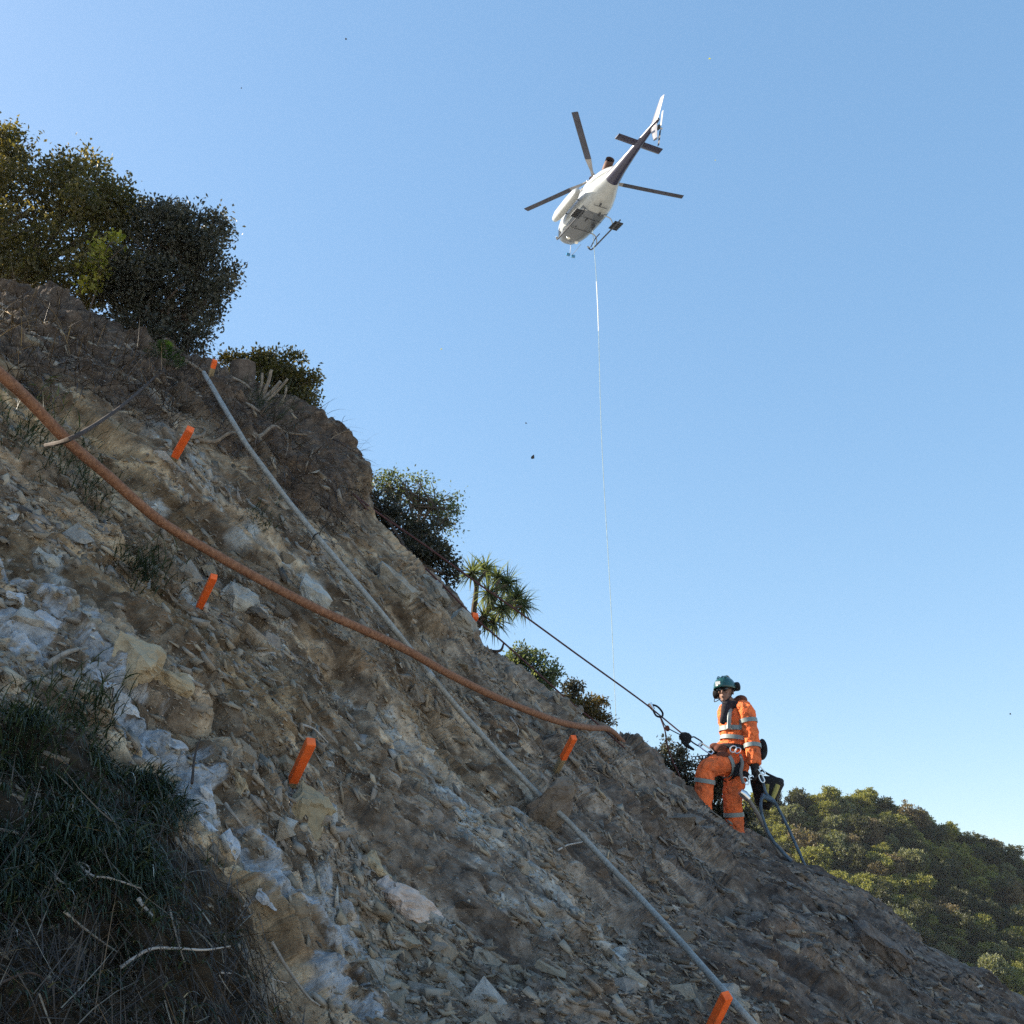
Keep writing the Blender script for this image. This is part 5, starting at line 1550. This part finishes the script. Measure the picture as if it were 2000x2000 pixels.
# boots
for an, dirx in ((ANF, -1), (ANN, -1)):
    bm_ = MB()
    chain(bm_, interp_chain([(an + Vector((0, 0, .10)), .06, .065), (an + Vector((0, 0, .0)), .06, .07), (an + Vector((dirx * .01, -.02, -.06)), .062, .075)]))
    chain(bm_, interp_chain([(an + Vector((.06, .05, -.07)), .045, .045), (an + Vector((0, -.02, -.065)), .055, .05), (an + Vector((-.09, -.08, -.078)), .05, .042), (an + Vector((-.16, -.14, -.085)), .032, .03)]))
    bo = remeshed('boot', bm_, m_boot, person, .010, 3)
    MB().box(an + Vector((-.05, -.045, -.122)), (.27, .12, .028), Matrix.Rotation(R(42), 3, 'Z')).build('sole', m_canv, bo, bevel=.01)
# harness: belt, leg loops, shoulder strap, side pads
hb = band(wp(1436, 1464, .02), wp(1437, 1450, .02), .178, .164, .055, 'harness_belt', m_strap)
band(wp(1418, 1500, -.03), wp(1395, 1502, -.13), .138, .142, .05, 'leg_loop', m_strap)
band(wp(1439, 1513, .035), wp(1434, 1540, .02), .130, .132, .06, 'leg_loop', m_strap)
pads = MB(); chain(pads, interp_chain([(wp(1446, 1484, -.10), .06, .04), (wp(1440, 1500, -.115), .055, .04), (wp(1438, 1516, -.10), .045, .04)]))
remeshed('thigh_pad', pads, m_strap, person, .01, 3)
for c_, ax_, rr2 in ((wp(1432, 1463, -.19), (0, 1, 0), .030), (wp(1441, 1466, -.19), (.4, 1, 0), .026)):
    MB().ring(c_, rr2, .007, ax_, 16, 8, 1.3).build('buckle', m_chrome, hb)
pk_ = MB(); ball(pk_, wp(1490, 1462, .10), .05, .07, .11); ball(pk_, wp(1487, 1476, .08), .05, .06, .05)
remeshed('belt_pouch', pk_, m_canv, person, .01, 3)
chest = MB(); ball(chest, wp(1408, 1462, -.10), .075, .05, .05); ball(chest, wp(1396, 1458, -.06), .06, .05, .04); ball(chest, wp(1412, 1476, -.14), .08, .05, .045)
remeshed('tool_pouch', chest, m_brown, person, .01, 3)

# ------------------------------------------------------------------ ropes and rope gear
def rope(name, pts, r, label, mat=m_rope, n=8, sub=8):
    o = MB().tube(spline(pts, sub), r, n).build(name, mat)
    return tag(o, label, 'rope', 'ropes')
def cap_slope(x, y, d, m_=.05):
    return at(x, y, min(d, on_slope(x, y)[0].dot(Vector(FWD)) - m_))
DESC = wp(1342, 1441, -.10)
rope('main_rope', [cap_slope(690, 965, 8.7), at(740, 1003, 8.75), at(830, 1065, 8.95), at(930, 1137, 9.2), at(1020, 1200, 9.5), at(1130, 1280, 9.85), at(1230, 1352, 10.2), wp(1275, 1386, -.10), DESC], .0085, 'taut working rope running from the crest down to the worker')
rope('safety_rope', [cap_slope(690, 965, 8.7), at(740, 1020, 8.75), at(800, 1080, 8.6), at(870, 1148, 8.5), at(925, 1205, 8.5), at(980, 1252, 8.55), at(1040, 1305, 8.6), at(1110, 1368, 8.85), at(1165, 1412, 9.1), at(1230, 1470, 9.7)], .0075, 'second rope following the crest below the taut rope')
m_dkrope = speckle_mat('dark_rope', (.035, .038, .045), .3, 40, .9)
rope('tail_rope', [wp(1290, 1402, -.10), wp(1299, 1428, -.12), wp(1303, 1455, -.12), wp(1312, 1482, -.10), wp(1327, 1515, -.08), wp(1342, 1550, -.05), wp(1352, 1580, -.05)], .008, 'loose rope end hanging from the rope grab to the ground')
rope('lanyard', [wp(1291, 1402, -.10), wp(1302, 1420, -.10), wp(1330, 1436, -.10)], .006, 'short dark cord between the rope grab and the descender', m_dkrope)
# rope grab with ring
rg = MB()
v_ = spline([wp(1272, 1376, -.10), wp(1284, 1380, -.10), wp(1294, 1392, -.10), wp(1292, 1400, -.10), wp(1282, 1398, -.1), wp(1276, 1388, -.1), wp(1272, 1376, -.10)], 5)
rg.tube(v_, .011, 8)
rgo = rg.build('rope_grab', m_strap); tag(rgo, 'dark looped rope grab clamped on the taut rope', 'rope gear', 'rope gear in front of the worker')
MB().tube([wp(1268, 1374, -.10), wp(1276, 1386, -.1)], [.03, .022], 10).build('cam', m_chrome, rgo)
pul = MB().tube([wp(1303, 1421, -.13), wp(1304, 1424, -.07)], [.025, .025], 14).build('swivel', m_brown); tag(pul, 'small reddish pulley under the rope grab', 'pulley', 'rope gear in front of the worker')
# descender: bulbous body with a handle
de = MB()
chain(de, interp_chain([(wp(1328, 1434, -.10), .03, .02), (wp(1334, 1438, -.10), .055, .03), (wp(1343, 1442, -.10), .062, .03), (wp(1350, 1444, -.10), .04, .025)]))
chain(de, interp_chain([(wp(1334, 1446, -.10), .035, .02), (wp(1342, 1456, -.10), .024, .016), (wp(1356, 1465, -.10), .014, .012)]))
deo = remeshed('descender', de, m_canv, None, .007, 3); tag(deo, 'black descender with angled handle on the taut rope', 'descender', 'rope gear in front of the worker')
def link_ring(a, b, w_, t_, name, mat, label=None):
    a, b = Vector(a), Vector(b); dv = (b - a); ln = dv.length; dv.normalize()
    ax = dv.cross(Vector((0, 1, 0))).normalized()
    pts = [a + ax * w_ * .5 + dv * w_ * .4, a + dv * 0, a - ax * w_ * .5 + dv * w_ * .4, b - ax * w_ * .5 - dv * w_ * .4, b, b + ax * w_ * .5 - dv * w_ * .4]
    pp = spline(pts + [pts[0]], 4)
    o = MB().tube(pp, t_, 7).build(name, mat)
    if label: tag(o, label, 'carabiner', 'rope gear in front of the worker')
    return o
link_ring(wp(1349, 1441, -.10), wp(1371, 1455, -.11), .058, .0085, 'carabiner', m_steel, 'dark carabiner joining the descender')
link_ring(wp(1366, 1453, -.11), wp(1392, 1471, -.13), .045, .0085, 'carabiner', m_chrome, 'bright long carabiner at the worker\'s hand')
# chain held below the hand
ch0, ch1 = wp(1352, 1481, -.12), wp(1392, 1477, -.12)
cr = empty('chain', ch1, 'dark chain sticking out below the worker\'s gloved hand', 'chain')
for i in range(6):
    a_, b_ = ch0.lerp(ch1, i / 6 - .02), ch0.lerp(ch1, (i + 1) / 6 + .02)
    o = link_ring(a_, b_, .032, .0055, 'chain_link', m_steel)
    o.parent = cr; o.matrix_parent_inverse = Matrix.Translation(-ch1)
# cord, quickdraws and rods hanging at the hip
rope('hip_lanyard', [wp(1446, 1474, -.20), wp(1450, 1492, -.22), wp(1447, 1510, -.22), wp(1452, 1530, -.22)], .018, 'grey sleeved lanyard hanging from the worker\'s belt', m_hose)
for q, (x0, y0, x1, y1) in enumerate([(1453, 1518, 1461, 1532), (1462, 1516, 1472, 1520), (1481, 1498, 1493, 1512), (1484, 1512, 1491, 1528)]):
    link_ring(wp(x0, y0, -.22), wp(x1, y1, -.22), .04, .007, 'carabiner', m_chrome, ['bright carabiner at the end of the hip lanyard', 'small carabiner beside the worker\'s lowered glove', 'carabiner on the worker\'s lowered wrist', 'carabiner hanging over the tool bag'][q])
# rod and hoses running down from his hand behind the crest
def along(ptsd, r, name, mat, label, cat, rr=None):
    p_ = spline(ptsd, 6)
    o = MB().tube(p_, r, 10).build(name, mat); return tag(o, label, cat, 'hoses beside the worker')
rod = along([wp(1446, 1548, -.22), wp(1460, 1560, -.2), wp(1480, 1590, -.1), wp(1502, 1632, .0), wp(1526, 1672, .05)], .022, 'steel_hose', m_hose, 'grey brown hose with metal coupling hanging beside the legs', 'hose')
MB().tube([wp(1445, 1546, -.22), wp(1453, 1552, -.21), wp(1462, 1561, -.20)], [.036, .045, .036], 12).build('coupling', m_chrome, rod)
b1 = along([wp(1496, 1554, -.12), wp(1487, 1562, -.12), wp(1487, 1585, -.10), wp(1496, 1615, -.05), wp(1512, 1645, .0), wp(1545, 1682, .05)], .017, 'air_hose', m_blue, 'blue grey hose curving down left of the tool bag', 'hose')
b2 = along([wp(1486, 1510, -.18), wp(1492, 1535, -.14), wp(1498, 1552, -.12), wp(1512, 1565, -.08), wp(1530, 1598, -.02), wp(1550, 1640, .02), wp(1572, 1690, .06)], .016, 'air_hose', m_blue, 'outer blue grey hose running down right of the tool bag', 'hose')
MB().tube([wp(1488, 1553, -.12), wp(1512, 1566, -.08)], [.026, .026], 12).build('hose_fitting', m_blue, b2)
# tool bag
tb = empty('tool_bag', wp(1500, 1580, .1), 'black and yellow canvas tool bag hanging behind the worker\'s glove', 'bag')
B0 = wp(1500, 1580, .1)
bgm = MB(); v, f = [], []
prof = [(1467, 1518, 1527, 1524, .15), (1468, 1528, 1529, 1534, .15), (1474, 1550, 1514, 1562, .13), (1478, 1568, 1502, 1580, .10)]
for (xa, ya, xb, yb, dd_) in prof:
    a_, b_ = wp(xa, ya, .06) - B0, wp(xb, yb, .06) - B0
    c_ = (a_ + b_) / 2; hx_ = (b_ - a_) / 2
    for k in range(20):
        t_ = 2 * math.pi * k / 20; v.append(c_ + hx_ * math.cos(t_) + Vector((0, 1, 0)) * dd_ * math.sin(t_))
for i in range(3):
    for k in range(20): f.append((i * 20 + k, i * 20 + (k + 1) % 20, (i + 1) * 20 + (k + 1) % 20, (i + 1) * 20 + k))
f.append(tuple(60 + k for k in range(20)))
bgm.add(v, f).build('bag_body', m_canv, tb).modifiers.new('s', 'SOLIDIFY').thickness = .012
for x0, y0, x1, y1 in ((1498, 1532, 1494, 1566), (1519, 1533, 1508, 1562)):
    p0, p1 = wp(x0, y0, -.085) - B0, wp(x1, y1, -.07) - B0
    MB().tube([p0, p0.lerp(p1, .5) + Vector((0, -.008, 0)), p1], [.028, .026, .02], 8, flat=1.0).build('side_stripe', m_yell, tb)
MB().tube(spline([wp(1482, 1522, -.07) - B0, wp(1487, 1505, -.08) - B0, wp(1500, 1512, -.05) - B0, wp(1530, 1526, .05) - B0], 5), .012, 6).build('handle', m_strap, tb)

# ------------------------------------------------------------------ clods and leaves thrown up by the rotor wash
m_clod = speckle_mat('flying_dirt', (.06, .055, .055), .3, 20, .9)
m_fleaf = LEAF['yellow']
for q, (x, y, d, s_, lb, leaf) in enumerate([
        (1040, 892, 12, 8, 'largest dark clod of earth falling in mid air', 0), (1028, 826, 13, 4, 'small dark clod just above the largest one', 0), (676, 76, 14, 4, 'dark speck flying near the top of the picture', 0),
        (1386, 115, 16, 6, 'yellow leaf blown high right of the helicopter', 1), (862, 682, 13, 4, 'tiny leaf drifting left of the hanging line', 1), (1973, 1394, 12, 4, 'dark speck flying at the right edge', 0),
        (471, 172, 14, 3, 'tiny dark speck over the trees', 0), (1397, 313, 16, 3, 'tiny pale leaf right of the helicopter tail', 1)]):
    c_ = at(x, y, d); r_ = s_ * d / 2000 * .5
    if leaf:
        e1_, e2_, e3_ = Vector((.7, .3, .6)).normalized(), Vector((-.5, -.2, .8)).normalized(), Vector((.1, -.9, .1))
        mb = MB().add([-e1_ * r_ * 1.4, e2_ * r_ * .7 + e3_ * r_ * .3, e1_ * r_ * 1.4, -e2_ * r_ * .7 + e3_ * r_ * .3], [(0, 1, 2, 3)])
        o = mb.build('flying_leaf', m_fleaf, smooth=False); cat = 'leaf'
        a = o.data.attributes.new('tone', 'FLOAT', 'POINT'); a.data.foreach_set('value', [.6] * 4)
    else:
        me = hull_mesh('flying_clod', rock_pts(np.random.default_rng(800 + q), 11, r_ * 2.2, r_ * 1.7, r_ * 2.1)); o = link('flying_clod', me, m_clod); cat = 'clod'
    o.location = c_
    tag(o, lb, cat, 'debris thrown up by the rotor wash')

# ------------------------------------------------------------------ haze: the air between here and the far hill
hz = bpy.data.meshes.new('haze')
x0, x1, y0, y1, z0, z1 = -6100, 6100, -6100, 6100, -26.5, 52
hz.from_pydata([(x0, y0, z0), (x1, y0, z0), (x1, y1, z0), (x0, y1, z0), (x0, y0, z1), (x1, y0, z1), (x1, y1, z1), (x0, y1, z1)], [],
               [(3, 2, 1, 0), (4, 5, 6, 7), (0, 1, 5, 4), (1, 2, 6, 5), (2, 3, 7, 6), (3, 0, 4, 7)])
m = bpy.data.materials.new('haze_air'); m.use_nodes = True
m.node_tree.nodes.clear()
pv = N(m, 'VolumePrincipled'); pv.inputs['Color'].default_value = (.86, .90, 1.0, 1); pv.inputs['Density'].default_value = .00013; pv.inputs['Anisotropy'].default_value = .2
mo = N(m, 'OutputMaterial'); L(m, pv.outputs[0], mo.inputs['Volume'])
haze = link('haze', hz, m)
tag(haze, 'faint bluish haze in the air before the far hill', 'haze', kind='stuff')
